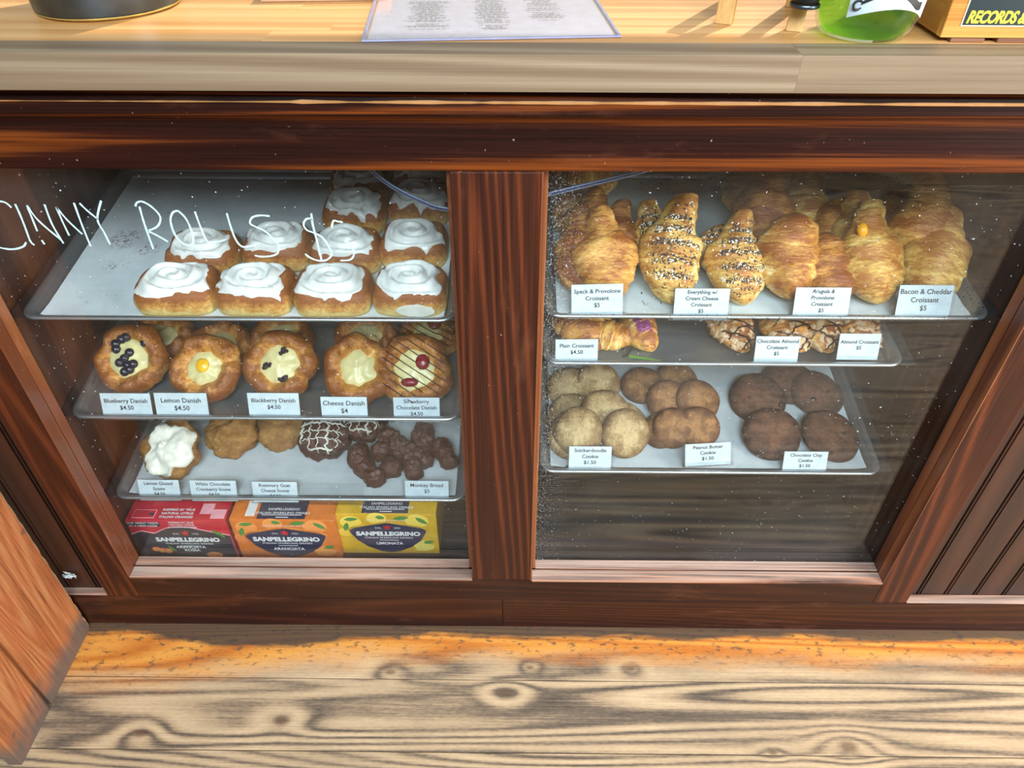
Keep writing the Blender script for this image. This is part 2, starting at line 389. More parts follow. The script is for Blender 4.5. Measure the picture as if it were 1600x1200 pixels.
# unseen wall added behind the counter; its opening limits the sun to the countertop
wb = MB()
wx0, wx1, wz0, wz1 = -1.0, 2.3, 1.45, 2.53
wb.box(-3, wx0, .98, 1.08, 0, 4.2); wb.box(wx1, 4, .98, 1.08, 0, 4.2); wb.box(wx0, wx1, .98, 1.08, 0, wz0); wb.box(wx0, wx1, .98, 1.08, wz1, 4.2)
M['plaster'] = plain('plaster', 'b9b2a6', .8)
wb.build('wall_back_sun_mask', M['plaster'])['kind'] = 'structure'

# ================================================================== display cabinet
ZB, ZL, ZT = .0957, .1625, .9954
XL0, XL1, XP0, XP1, XR0, XR1 = -.8188, -.754, -.0835, .030, .7135, .7807
XE = 1.75
cab = empty('display_cabinet', Matrix(), 'long dark stained wooden counter cabinet with two glass fronted pastry bays', 'cabinet')
def cb(name, x0, x1, y0, y1, z0, z1, mat, bevel=.0015, parent=cab):
    return MB().box(x0, x1, y0, y1, z0, z1).build(name, mat, parent, bevel)
cb('top_rail', -XE, XE, 0, .024, ZT, 1.092, M['mah_rail'], .003)
cb('stile', XL0, XL1, 0, .024, ZB, ZT-.0004, M['mah_z'], .002)
cb('stile', XP0, XP1, 0, .024, ZL, ZT-.0004, M['mah_z'], .002)
cb('stile', XR0, XR1, 0, .024, ZB, ZT-.0004, M['mah_z'], .002)
cb('bottom_rail', XL1+.0003, XR0-.0003, 0, .024, ZB+.0006, ZL, M['mah_x'], .0012)
cb('base_board', -XE, -.0258, -.001, .03, 0, ZB, M['mah_x'], .0012)
cb('base_board', -.0252, XE, -.001, .03, 0, ZB, M['mah_x'], .0012)
mo = MB()
mo.prism([(-.018, 1.068), (-.021, 1.072), (-.021, 1.084), (-.018, 1.090), (-.012, 1.0945), (.02, 1.0945), (.02, 1.066), (-.012, 1.066)], -XE, XE, 'xz')
for v in mo.v: v.x, v.y, v.z = v.y, v.x, v.z
mo.build('moulding', M['mah_rail'], cab, .001)
# bare wood rubbed through along the moulding's top edge
rub = MB(); N = 260; rnd = random.Random(4)
pts0 = []; 
for i in range(N+1):
    x = -XE+2*XE*i/N
    wd = max(.0003, .0013+.0016*nz(x*3.1, 7)+.0014*nz(x*14, 3)+.0006*nz(x*60, 3)) * (.45 if x < -.25 else 1.0)
    pts0.append((x, wd))
v = []; f = []
for x, wd in pts0:
    v += [(x, -.0216, 1.0850-wd*.9), (x, -.0218, 1.0852), (x, -.0205, 1.0852+wd*1.2), (x, -.0200, 1.0850+wd*1.2)]
for i in range(N):
    for k in range(3): f.append((4*i+k, 4*i+4+k, 4*i+5+k, 4*i+1+k))
M['bare'] = plain('bare_rubbed_wood', 'c08a52', .5)
link('worn_edge', mesh_from('worn_edge', v, f, M['bare']), cab)
cb('sub_top', -XE, XE, -.004, .62, 1.0947, 1.1050, M['black'], 0)
# lining
cb('side_panel', -.812, -.795, .0245, .60, .075, 1.094, M['inner'])
cb('side_panel', .748, .766, .0245, .60, .075, 1.094, M['inner'])
cb('divider', -.040, -.022, .052, .60, .0905, 1.094, M['inner'])
cb('back_panel', -XE, XE, .601, .62, 0, 1.094, M['inner'])
cb('case_floor', -.7945, .7475, .0305, .60, .075, .090, M['inner_y'])
# the two glazed doors set behind the opening
def door(x0, x1, il, ir):
    gl = MB().box(x0-.008, x1+.008, .0490, .0518, ZL-.008, ZT+.028).build('glass_pane', M['glass'], cab)
    MB().box(x0-.012, x0+il, .027, .0485, ZL, ZT+.02).build('side_bead', M['mah_bead'], gl, .001)
    MB().box(x1-ir, x1+.012, .027, .0485, ZL, ZT+.02).build('side_bead', M['mah_bead'], gl, .001)
    MB().box(x0+il+.0003, x1-ir-.0003, .027, .0485, ZL-.02, ZL+.0004).build('bottom_bead', M['mah_ledge'], gl, .0012)
    MB().box(x0+il+.0003, x1-ir-.0003, .027, .0485, ZT+.002, ZT+.02).build('top_bead', M['mah_bead'], gl, .001)
    MB().box(x0+.004, x1-.004, .0242, .0268, ZL-.016, ZL-.003).build('gap_strip', M['black'], gl)
    return gl
dl = door(XL1, XP0, .0, .007)
dr = door(XP1, XR0, .0085, .0)
# outer edge of the opening: mouldings nailed round the reveal
cb('opening_bead', XL1-.0004, XL1+.0012, -.0012, .024, ZL, ZT, M['mah_bead'], .0004)
cb('opening_bead', XR0-.0012, XR0+.0004, -.0012, .024, ZL, ZT, M['mah_bead'], .0004)
cb('opening_bead', XP1-.0012, XP1+.0018, -.0012, .0235, ZL, ZT, M['mah_bead'], .0005)
cb('opening_sill', XL1+.0013, XP0-.0005, -.0016, .024, ZL-.004, ZL+.0006, M['mah_ledge'], .0008)
cb('opening_sill', XP1+.002, XR0-.0013, -.0016, .024, ZL-.004, ZL+.0006, M['mah_ledge'], .0008)
# beadboard bays on either side: each board with its bead
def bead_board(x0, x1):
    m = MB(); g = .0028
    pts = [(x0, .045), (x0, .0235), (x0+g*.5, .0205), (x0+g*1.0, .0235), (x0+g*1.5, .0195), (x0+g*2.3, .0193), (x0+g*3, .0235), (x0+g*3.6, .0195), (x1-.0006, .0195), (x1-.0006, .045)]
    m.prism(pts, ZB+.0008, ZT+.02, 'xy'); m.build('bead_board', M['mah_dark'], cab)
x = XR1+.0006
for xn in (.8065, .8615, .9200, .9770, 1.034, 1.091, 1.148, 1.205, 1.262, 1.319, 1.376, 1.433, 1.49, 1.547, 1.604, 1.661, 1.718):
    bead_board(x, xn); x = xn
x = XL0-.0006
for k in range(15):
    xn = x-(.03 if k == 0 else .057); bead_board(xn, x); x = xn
cb('bay_sill', XR1+.0006, XE, -.0008, .019, ZB+.0002, ZB+.0016, M['mah_ledge'], .0004)
cb('bay_sill', -XE, XL0-.0006, .002, .019, ZB+.0002, ZB+.0016, M['mah_ledge'], .0004)

# marker lettering on the left pane
def strokes():
    A = lambda L: [(x/3.81, 240+y/3.81) for x, y in L]
    B = lambda L: [(400+x/7.27, 310+y/7.27) for x, y in L]
    S = [A([(68, 322), (45, 300), (15, 286), (-25, 290), (-70, 340), (-95, 420), (-80, 500), (-40, 545), (30, 566), (90, 568), (140, 552), (155, 528)]),
         A([(90, 300), (120, 365), (150, 440), (180, 520), (205, 545)]), A([(160, 308), (185, 370), (222, 462)]), A([(160, 308), (230, 400), (365, 515)]), A([(265, 303), (310, 420), (378, 535)]),
         A([(248, 515), (265, 540)]), A([(335, 318), (370, 400), (412, 488)]), A([(335, 318), (400, 395), (490, 480)]), A([(440, 293), (490, 430), (540, 552)]),
         A([(473, 295), (520, 340), (582, 390)]), A([(602, 280), (580, 390), (620, 470), (655, 540)]),
         A([(830, 315), (860, 420), (913, 568)]), A([(806, 315), (815, 292), (848, 286), (900, 315), (945, 360), (955, 395), (935, 435), (880, 460)]), A([(880, 460), (940, 490), (1000, 525)]),
         A([(1060, 340), (1030, 350), (1015, 395), (1035, 470), (1075, 525), (1120, 546), (1150, 530), (1140, 460), (1105, 385), (1060, 340)]),
         A([(1160, 345), (1195, 440), (1235, 522), (1290, 525), (1345, 512)]), A([(1350, 355), (1375, 440), (1405, 515), (1440, 553), (1480, 552), (1525, 542)]),
         A([(1605, 372), (1550, 368), (1505, 378), (1488, 405), (1500, 425)])+[(412, 360), (424, 370), (435, 383), (434, 395), (424, 400), (408, 401), (398, 399)],
         B([(650, 245), (610, 228), (565, 240), (540, 300), (580, 360), (660, 392), (760, 450), (840, 570), (860, 640), (800, 700), (700, 705), (610, 670), (560, 630)]), B([(628, 170), (645, 300), (690, 470), (720, 600), (745, 700)]),
         B([(985, 272), (930, 262), (880, 255), (860, 330)]), B([(1005, 480), (1070, 520), (1110, 600), (1105, 660), (1060, 700), (960, 705)])]
    return S
def smooth_line(P, k=5):
    P = [Vector(p) for p in P]
    if len(P) < 3: return P
    out = []
    for i in range(len(P)-1):
        p0, p1, p2, p3 = P[max(i-1, 0)], P[i], P[i+1], P[min(i+2, len(P)-1)]
        for j in range(k):
            t = j/k
            out.append(.5*((2*p1)+(p2-p0)*t+(2*p0-5*p1+4*p2-p3)*t*t+(3*p1-p0-3*p2+p3)*t**3))
    return out+[P[-1]]
rr = random.Random(3); ST = strokes()
for S_ in (ST[:11], ST[11:18], ST[18:]):     # one mesh per handwritten word
    wr = MB()
    for S in S_:
        L = smooth_line([at_y(a, b, .0486) for a, b in S]); n = len(L); v = []
        for i, p in enumerate(L):
            t = (L[min(i+1, n-1)]-L[max(i-1, 0)]).normalized(); nn = Vector((-t.z, 0, t.x))
            wd = .0013*(1+.35*nz(i*.4, rr.random()*3))
            v += [p+nn*wd, p-nn*wd]
        wr.add(v, [(2*i, 2*i+1, 2*i+3, 2*i+2) for i in range(n-1)])
    wr.build('marker_word', M['paint_pen'], dl)

# ================================================================== countertop
CT = 1.1444; CF = -.050
ct = empty('countertop', T((0, CF, 1.1062)), 'thick pale wood countertop over the dark cabinet', 'countertop')
rnd = random.Random(11)
xs = [-1.8, -1.02, .293, 1.8]
for a, b in zip(xs[:-1], xs[1:]):
    MB().box(a, b, 0, .045, 0, CT-1.1062).build('front_stave', M['counter_edge_shaded'], ct, .0004)
yy = .0452
for r_ in range(9):
    off = rnd.uniform(-.3, .3)
    cuts = [-1.8, -.9+off*.6, -.25+off, .42+off*.7, 1.05+off, 1.8]
    for a, b in zip(cuts[:-1], cuts[1:]):
        MB().box(a, b, yy, yy+.0448, 0, CT-1.1062).build('stave', M['counter'], ct)
    yy += .045

# ================================================================== trays
YF = .070
class Tray: pass
def make_tray(name_label, px, v, xl, xr, tilt, depth, mat, parch, plabel):
    t = Tray(); P = at_y(px, v, YF); t.xc = (xl+xr)/2; t.w = xr-xl; t.d = depth; tl = R(tilt)
    t.X = Vector((1, 0, 0)); t.Y = Vector((0, math.cos(tl), math.sin(tl))); t.N = Vector((0, -math.sin(tl), math.cos(tl)))
    t.O = Vector((t.xc, YF, P.z)); t.deep = .020
    t.M = Matrix((( 1, 0, 0, t.O.x), (0, t.Y.y, t.N.y, t.O.y), (0, t.Y.z, t.N.z, t.O.z), (0, 0, 0, 1)))
    t.base = t.O-t.N*t.deep
    def ring(inset, z, rad, n=6):
        x0, x1, y0, y1 = -t.w/2+inset, t.w/2-inset, inset, depth-inset; rad = max(rad, .002); pts = []
        for cx, cy, a0 in ((x1-rad, y1-rad, 0), (x0+rad, y1-rad, 90), (x0+rad, y0+rad, 180), (x1-rad, y0+rad, 270)):
            for k in range(n+1):
                a = R(a0+90*k/n); pts.append(Vector((cx+rad*math.cos(a), cy+rad*math.sin(a), z)))
        return pts
    rings = [ring(.004, -.0065, .022), ring(.0, -.0035, .026), ring(.001, -.0008, .025), ring(.004, 0, .022), ring(.0085, -.0015, .02), ring(.012, -.006, .018), ring(.0165, -.0175, .015), ring(.019, -.020, .013)]
    n = len(rings[0]); vv = [p for r_ in rings for p in r_]
    ff = [(i*n+j, i*n+(j+1) % n, (i+1)*n+(j+1) % n, (i+1)*n+j) for i in range(len(rings)-1) for j in range(n)]
    ff.append(tuple(range((len(rings)-1)*n, len(rings)*n)))
    back = ring(.020, -.0212, .013); k0 = len(vv); vv += back
    o8 = ring(.0175, -.0178, .015); vv += o8; o9 = ring(.013, -.0062, .018); vv += o9
    ff.append(tuple(range(k0, k0+n)))
    ff += [(k0+i*n+j, k0+i*n+(j+1) % n, k0+(i+1)*n+(j+1) % n, k0+(i+1)*n+j) for i in range(2) for j in range(n)]
    ff += [(k0+2*n+j, k0+2*n+(j+1) % n, (j+1) % n, j) for j in range(n)]
    me = mesh_from('sheet_pan', vv, ff, mat, True)
    t.o = tag(link('sheet_pan', me, None, t.M), name_label, 'tray')
    if parch:
        hw, hd = t.w/2-.021, depth-.024; nx, ny = 24, 14; v = []; f = []
        for j in range(ny+1):
            for i in range(nx+1):
                x = -hw+2*hw*i/nx; y = .0215+(hd-.0215)*j/ny
                ex = max(0, abs(x)-(hw-.006)); ey = max(0, .027-y)
                z = -.0195+.0012*(1+nz(x*9, y*9, px))*.5+ex*.7+ey*.5
                v.append((x, y, z))
        for j in range(ny):
            for i in range(nx):
                a = j*(nx+1)+i; f.append((a, a+1, a+nx+2, a+nx+1))
        me = mesh_from('parchment_sheet', v, f, parch, True)
        t.p = tag(link('parchment_sheet', me, None, t.M), plabel, 'paper')
    # steel slides the tray rests on: parts of the cabinet
    for sx, wall in ((-1, xl), (1, xr)):
        m = MB(); lip = .0155 if abs(wall) > .3 else .013
        xa, xb = (wall-t.xc, wall-t.xc+sx*.02) if abs(wall) > .3 else (wall-t.xc-sx*.004, wall-t.xc+sx*.02)
        m.box(min(xa-sx*.004, xb), max(xa-sx*.004, xb), .01, depth-.02, -.0095, -.0068)
        s = m.build('tray_slide', M['slide'], cab); s.matrix_world = t.M
    t.bed = -.0176 if parch else -.0188
    return t
def px_local(t, px, py, h=0.0):           # pixel to a point h above the tray's bed
    d = ray(px, py); b = t.base+t.N*h
    return CAM+d*(((b-CAM).dot(t.N))/d.dot(t.N))
def stain(t0, px, py, r, col, dens):      # filled in once the tray is known
    return (px, py, r, col, dens)

def loc_in(O_px, v, xl, xr, tilt, px, py):
    P = at_y(O_px, v, YF); tl = R(tilt); N = Vector((0, -math.sin(tl), math.cos(tl))); Yv = Vector((0, math.cos(tl), math.sin(tl)))
    O = Vector(((xl+xr)/2, YF, P.z)); b = O-N*.02; d = ray(px, py); q = CAM+d*((b-CAM).dot(N)/d.dot(N))-O
    return (q.x, q.dot(Yv), q.dot(N))
A1 = (400, 499, -.767, -.093, 7.5)
M['parch_l'] = make_parchment('parchment_with_berry_stains', 'ccd4d9', [(loc_in(*A1, 195, 374), .034, '6a2a5a', .50), (loc_in(*A1, 232, 390), .026, '7a4a74', .53), (loc_in(*A1, 180, 414), .026, '6a4a38', .58), (loc_in(*A1, 150, 460), .05, '8a6a50', .63), (loc_in(*A1, 395, 296), .06, '8a7a68', .60), (loc_in(*A1, 270, 330), .06, '8f7f86', .6)])
A2 = (1250, 496, .041, .722, 7.0)
M['parch_r'] = make_parchment('parchment_with_crumbs', 'c8d1d6', [(loc_in(*A2, 1050, 290), .09, '4a3226', .63)])
M['parch_c'] = make_parchment('plain_parchment', 'b4bcc2', [])
TL1 = make_tray('metal sheet pan of iced cinnamon rolls, topmost on the left side', *A1, .44, M['alu'], M['parch_l'], 'grease stained baking parchment lining the cinnamon roll pan')
TL2 = make_tray('metal sheet pan of danishes under the cinnamon roll pan', 400, 654, -.770, -.095, 9, .44, M['alu'], None, '')
TL3 = make_tray('metal sheet pan of scones and monkey bread above the drink cartons', 400, 780, -.766, -.095, 6, .44, M['alu'], M['parch_c'], 'baking parchment under the scones and monkey bread')
TR1 = make_tray('pitted metal sheet pan of filled croissants, topmost on the right side', *A2, .44, M['alu_spot'], M['parch_r'], 'crumb speckled baking parchment lining the filled croissant pan')
TR2 = make_tray('metal sheet pan of plain and almond croissants, middle of the right side', 1100, 569, .041, .622, 8, .44, M['alu'], None, '')
TR3 = make_tray('metal sheet pan of cookies, lowest on the right side', 1100, 739, .043, .667, 10, .44, M['alu'], M['parch_c'], 'baking parchment under the cookies')

def frame(t, px, py, h, ang=0, pitch=0, roll=0, hc=0.0, lift=0.0):
    """matrix whose origin rests on the tray so that the point hc above it shows at the pixel"""
    rot = t.M.to_3x3() @ Matrix.Rotation(R(ang), 3, 'Z') @ Matrix.Rotation(R(pitch), 3, 'X') @ Matrix.Rotation(R(roll), 3, 'Y')
    P = px_local(t, px, py, h)-rot @ Vector((0, 0, hc))
    m = rot.to_4x4(); m.translation = P; return m

def settle(o, t, ylim=.034, dz=True):
    """slide a food up the tray until it clears the rim and price cards, and lift it out of the tray bed"""
    bpy.context.view_layer.update(); inv = t.M.inverted(); ym = zm = 9; xa, xb = 9, -9
    for c in [o]+list(o.children_recursive):
        if c.type == 'MESH':
            m_ = inv @ c.matrix_world
            for q in c.data.vertices:
                p = m_ @ q.co; ym = min(ym, p.y); zm = min(zm, p.z); xa = min(xa, p.x); xb = max(xb, p.x)
    d = Vector((0, 0, 0)); hw = t.w/2-.016
    if ym < ylim: d += t.Y*(ylim-ym)
    if zm < t.bed: d += t.N*(t.bed-zm)
    if xa < -hw: d += t.X*(-hw-xa)
    elif xb > hw: d += t.X*(hw-xb)
    m_ = o.matrix_world.copy(); m_.translation += d; o.matrix_world = m_
    return o
# ------------------------------------------------------------------ cinnamon rolls
def roll_parts(seed, w, d, h, iced):
    rs = random.Random(seed); nt = 56; ph = rs.uniform(0, 6.28); sx = rs.uniform(0, 50)
    def outline(th, s_=1):
        e = 2.2+2.0*min(1, s_)**3; c, s = math.cos(th), math.sin(th); k = (abs(c)**e+abs(s)**e)**(-1/e)
        return c*k*w/2*.985, s*k*d/2*.985
    def surf(th, s):            # s 0..1 over the top, 1..1.7 down the side
        ox, oy = outline(th, s); nn = nz(math.cos(th)*1.4+sx, math.sin(th)*1.4, 2)
        if s <= 1:
            rr_ = s; sp = (th+ph)/(2*math.pi)
            spiral = math.sin((s*2.9-sp)*2*math.pi)*.0044*min(1, s*4)*(1-max(0, s-.8)*5)
            z = h*(1-.16*s**3)+spiral+.004*nz(math.cos(th)*s*2+sx, math.sin(th)*s*2, 5)-max(0, s-.78)**2*.32*h*2.4
            q = .02*nn
            return Vector((ox*(rr_*.93+q*s), oy*(rr_*.93+q*s), z))
        e = (s-1)/.7; top = surf(th, 1.0); bul = math.sin(e*math.pi)*.035
        return Vector((ox*(.93+.02*nn+.07*min(1, e*2.5)+bul), oy*(.93+.02*nn+.07*min(1, e*2.5)+bul), top.z*(1-e)))
    ns = [0, .08, .18, .28, .38, .48, .58, .68, .78, .86, .93, 1, 1.08, 1.18, 1.3, 1.45, 1.58, 1.7]
    v = []; f = []; tone = []
    for s in ns:
        for j in range(nt):
            th = 2*math.pi*j/nt; v.append(surf(th, s)); tone.append(1.0 if s < .95 else max(.0, 1.15-(s-.95)*1.65))
    for i in range(len(ns)-1):
        for j in range(nt): f.append((i*nt+j, i*nt+(j+1) % nt, (i+1)*nt+(j+1) % nt, (i+1)*nt+j))
    f.append(tuple(range((len(ns)-1)*nt, len(ns)*nt)))
    bun = mesh_from('bun', v, f, M['bun'], True, tone)
    v = []; f = []; K = 16; smax = []
    for j in range(nt):
        th = 2*math.pi*j/nt
        base = iced-.04+.20*nz(math.cos(th)*1.3+sx+9, math.sin(th)*1.3)+.10*nz(math.cos(th)*3+sx, math.sin(th)*3)+.06*nz(math.cos(th)*7+sx, math.sin(th)*7)
        fr = max(0, -math.sin(th)); base += fr*.05+max(0, nz(math.cos(th)*5+sx, math.sin(th)*5, 3))**1.5*.75*(.3+fr)
        smax.append(min(1.42, max(.6, base)))
    smax = [(smax[j-1]+4*smax[j]+smax[(j+1) % nt])/6 for j in range(nt)]
    for i in range(K+1):
        for j in range(nt):
            th = 2*math.pi*j/nt; s = smax[j]*(i/K)
            p = surf(th, s); o = Vector((p.x*.6, p.y*.6, .05)).normalized() if s <= 1 else Vector((p.x, p.y, .02)).normalized()
            thick = (.0038+.0016*nz(p.x*40+sx, p.y*40))*(1-(i/K)**6)-(.0012 if i == K else 0)
            v.append(p+o*(thick+.0006))
    for i in range(K):
        for j in range(nt): f.append((i*nt+j, i*nt+(j+1) % nt, (i+1)*nt+(j+1) % nt, (i+1)*nt+j))
    return bun, mesh_from('icing', v, f, M['icing'], True)
ROLLS = [ # px, py of the top, width, iced, label
 (266, 444, .126, .93, 'iced cinnamon roll at the left end of the front row'),
 (394, 436, .120, .93, 'iced cinnamon roll second from left in the front row'),
 (516, 440, .120, .93, 'iced cinnamon roll with a bare brown patch, third from left in the front row'),
 (640, 433, .116, .95, 'iced cinnamon roll with icing slipped down its face, right end of the front row'),
 (312, 377, .116, .90, 'iced cinnamon roll with drips, left end of the second row'),
 (430, 367, .112, .92, 'iced cinnamon roll second from left in the second row'),
 (538, 373, .116, .92, 'iced cinnamon roll under the marker price, third in the second row'),
 (645, 363, .112, .92, 'iced cinnamon roll with smeared icing, right end of the second row'),
 (552, 312, .110, .92, 'iced cinnamon roll at the left of the third row'),
 (654, 299, .110, .92, 'iced cinnamon roll lying under the sagging cable, third row right'),
 (560, 268, .108, .92, 'iced cinnamon roll half hidden under the rail, back row left'),
 (656, 258, .108, .90, 'iced cinnamon roll mostly hidden under the rail, back row right')]
for i, (px, py, wd, ic, lab) in enumerate(ROLLS):
    h = .047; mw = frame(TL1, px, py, h, ang=random.Random(i).uniform(-2, 2), hc=h, pitch=0)
    r_ = empty('cinnamon_roll', mw, lab, 'cinnamon roll', 'iced cinnamon rolls on the top pan')
    b, ice = roll_parts(i+3, wd, .090, h, ic); link('bun', b, r_); link('icing', ice, r_)
    settle(r_, TL1, .021)
    if i == 3:
        m = MB(); n = 22
        P = [(.012+.030*math.cos(2*math.pi*k/n)*(1+.15*nz(k*.7, 2)), .016+.0115*math.sin(2*math.pi*k/n)*(1+.2*nz(k*.9, 5))) for k in range(n)]
        m.prism(P, -.0485, -.0445, 'xz'); m.build('fallen_icing', M['glaze'], r_, .0008)

# ------------------------------------------------------------------ croissants
def croissant_mesh(seed, L, W, H, bend=.02, tip=.16, flap=0.0, horn=0.0):
    rs = random.Random(seed); sx = rs.uniform(0, 90); N, K = 72, 30; v = []; f = []; tone = []
    ph = rs.uniform(-.10, .10); bounds = {}
    for sd in (-1, 1):
        bounds[sd] = [(b+rs.uniform(-.05, .05), rs.uniform(.06, .26), rs.uniform(0, 6.28), rs.uniform(.06, .13)) for b in (.24, .58)+((.82,) if rs.random() < .4 else ())]
    for i in range(N+1):
        u = -1+2*i/N
        for k in range(K):
            th = 2*math.pi*k/K; uu = u-ph*(1-abs(u)); sd = -1 if uu < 0 else 1; a = abs(uu)
            env = max(tip*(1-.7*max(0, abs(u)-.93)/.07), (1-min(1, a)**2.5)**.66)
            if horn:      # the last turn of dough sticks out as a narrower tongue
                kk = max(0, min(1, (u-.05)/.60+.10*math.sin(th+sx))); kk = kk*kk*(3-2*kk)
                env = env*(1-kk)+kk*horn*1.12*(1-.45*max(0, (u-.6)/.4)**2)*(1 if u < .975 else .75)
            r = 1.0; pale = 0.0
            for b, amp, p0, drop in bounds[sd]:
                e = a-(b+amp*math.sin(th+p0)+.05*nz(math.cos(th)*2, math.sin(th)*2+sx, b*9))
                if e > 0:
                    r -= drop*math.exp(-e/.18); pale = max(pale, math.exp(-e/.07)*(.5+.9*nz(math.cos(th)*2+sx, math.sin(th)*2, b*7)))
                else: r += .04*math.exp(e/.09)
            r *= env*(1+.13*nz(math.cos(th)*1.2+sx, u*2.6, math.sin(th)*1.2)+.025*nz(u*22+sx, math.cos(th)*3, math.sin(th)*3))
            if abs(u) > .995: r *= .3
            x = r*W/2*math.cos(th); z = r*H/2*math.sin(th)
            if z < 0: z *= .62
            if horn and u > .3: x += .012*math.sin(sx)*(u-.3)/.7; z += H*.06*(u-.3)
            v.append(Vector((x+bend*u*u, u*L/2, z+H*.30+flap*max(0, u-.5)**1.5)))
            t = .55+.28*math.sin(th)-.55*pale+.45*nz(u*2.4+sx, math.cos(th)*1.5, math.sin(th)*1.5)-.15*max(0, abs(u)-.7)
            tone.append(max(0, min(1.2, t)))
    for i in range(N):
        for k in range(K): f.append((i*K+k, i*K+(k+1) % K, (i+1)*K+(k+1) % K, (i+1)*K+k))
    f += [tuple(range(K)), tuple(range(N*K, (N+1)*K))]
    return v, f, tone
def surf_sample(v, K, i, k): return v[i*K+k % K]
CR = 'filled croissants on the top right pan'
def croissant(t, px, py, L, W, H, ang, pitch, lift, seed, label, mat='croissant', bend=.01, roll=0, group=CR, name='filled_croissant', **kw):
    v, f, tone = croissant_mesh(seed, L, W, H, bend, **kw)
    me = mesh_from(name, v, f, M[mat], True, tone)
    mw = frame(t, px, py, lift+H*.45, ang, pitch, roll, hc=H*.45)
    o = tag(link(name, me, None, mw), label, 'croissant', group); settle(o, t)
    return o, v, f
K_ = 30
def toppings(o, v, name, mat, n, seed, u0, u1, size, bands=None, flat=.45, th0=25, th1=155):
    rs = random.Random(seed); m = MB(); c = 0
    while c < n:
        u = rs.uniform(u0, u1)
        if bands and not any(abs(u-b) < bw*(.4+.6*rs.random()) for b, bw in bands): 
            if rs.random() > .10: continue
        i = int((u+1)/2*72); k = int(rs.uniform(th0, th1)/360*K_)
        p = v[i*K_+k]; q = v[i*K_+k+1]; s_ = v[(i+1)*K_+k]
        nrm = (q-p).cross(s_-p).normalized()
        if nrm.z < 0: nrm.negate()
        p = p+(q-p)*rs.random()+(s_-p)*rs.random()
        a = nrm.orthogonal().normalized(); b = nrm.cross(a); an = rs.uniform(0, 6.28); a, b = a*math.cos(an)+b*math.sin(an), b*math.cos(an)-a*math.sin(an)
        z = size*rs.uniform(.7, 1.3); h = z*flat
        m.add([p+a*z*1.3+nrm*h*.3, p+b*z*.8+nrm*h*.3, p-a*z*1.3+nrm*h*.3, p-b*z*.8+nrm*h*.3, p+nrm*h*1.3], [(0, 1, 4), (1, 2, 4), (2, 3, 4), (3, 0, 4), (3, 2, 1, 0)]); c += 1
    tag(m.build(name, mat, o), kind='stuff')
C_ = croissant
# back ones first, then those leaning on them
C_(TR1, 888, 277, .13, .085, .062, 84, 4, .006, 51, 'croissant lying crosswise at the back left, partly behind the cable', 'croissant_pale')
C_(TR1, 886, 328, .12, .088, .066, 10, 20, .016, 52, 'croissant between the left post and the cable, second from the back')
C_(TR1, 880, 388, .151, .088, .074, -6, 34, .030, 53, 'croissant at the left end of the front row beside the post', 'croissant_dark', horn=0.45)
C_(TR1, 967, 366, .120, .080, .066, 8, 34, .026, 54, 'croissant peeping out behind the front one at the speck and provolone card', 'croissant_dark', horn=0.5)
C_(TR1, 930, 325, .080, .048, .045, 14, 40, .048, 55, 'small pointed croissant tip rising behind the speck and provolone croissants')
C_(TR1, 945, 402, .150, .106, .086, 3, 38, .036, 56, 'large golden croissant behind the speck and provolone card', horn=0.4)
ev = []
ev.append(C_(TR1, 1019, 372, .135, .074, .062, 6, 34, .026, 57, 'seeded croissant mostly hidden behind the tall seeded one', 'croissant_pale', horn=0.5))
ev.append(C_(TR1, 1054, 408, .175, .100, .084, -6, 40, .040, 58, 'tall seeded croissant left of the everything card, tip leaning back', 'croissant_pale', tip=.22, horn=0.5))
ev.append(C_(TR1, 1124, 388, .095, .074, .058, -14, 30, .022, 59, 'seeded croissant peeping out behind the shorter seeded one', 'croissant_pale'))
ev.append(C_(TR1, 1161, 426, .151, .098, .078, 2, 38, .032, 60, 'shorter seeded croissant right of the everything card', 'croissant_pale', tip=.22, horn=0.42))
for i, (o, v, f) in enumerate(ev):
    bands = [(-.55, .07), (-.28, .08), (0, .08), (.26, .08), (.5, .05)]
    toppings(o, v, 'poppy_seeds', M['poppy'], 850, 80+i, -.85, .75, .0014, bands, th0=35, th1=130)
    toppings(o, v, 'sesame_seeds', M['sesame'], 190, 90+i, -.9, .8, .0017, bands, th0=30, th1=140)
C_(TR1, 1166, 287, .14, .080, .060, -38, 6, .010, 61, 'pale croissant at the back, cut off by the top rail beside the bare parchment', 'croissant_pale')
C_(TR1, 1261, 312, .150, .072, .064, 3, 34, .032, 62, 'narrow pale croissant standing upright in the back row', 'croissant_pale')
C_(TR1, 1197, 322, .158, .098, .080, -6, 32, .030, 63, 'dark golden croissant behind the arugula and provolone group', 'croissant_dark', horn=0.6)
C_(TR1, 1305, 352, .115, .070, .060, -12, 30, .026, 64, 'dark croissant wedged behind the arugula and bacon groups', 'croissant_dark')
C_(TR1, 1298, 424, .120, .090, .074, 10, 34, .022, 65, 'croissant directly above the arugula and provolone card', 'croissant_dark')
C_(TR1, 1236, 404, .138, .100, .086, -6, 40, .036, 66, 'glossy golden croissant left of the arugula and provolone card')
C_(TR1, 1420, 318, .120, .050, .046, -46, 22, .030, 67, 'thin dark croissant leaning diagonally at the back right', 'croissant_dark')
C_(TR1, 1450, 355, .180, .110, .090, -16, 38, .040, 68, 'large croissant with a torn top at the back right near the side wall', tip=.26, horn=0.5)
C_(TR1, 1343, 362, .140, .086, .074, -6, 36, .032, 69, 'croissant with a rounded top behind the cheese flecked one', 'croissant_pale', tip=.3, horn=0.52)
bo, bv, bf = C_(TR1, 1381, 424, .164, .106, .086, 6, 40, .038, 70, 'croissant with orange cheese showing, left of the bacon and cheddar card', 'croissant_pale', tip=.3, horn=0.46)
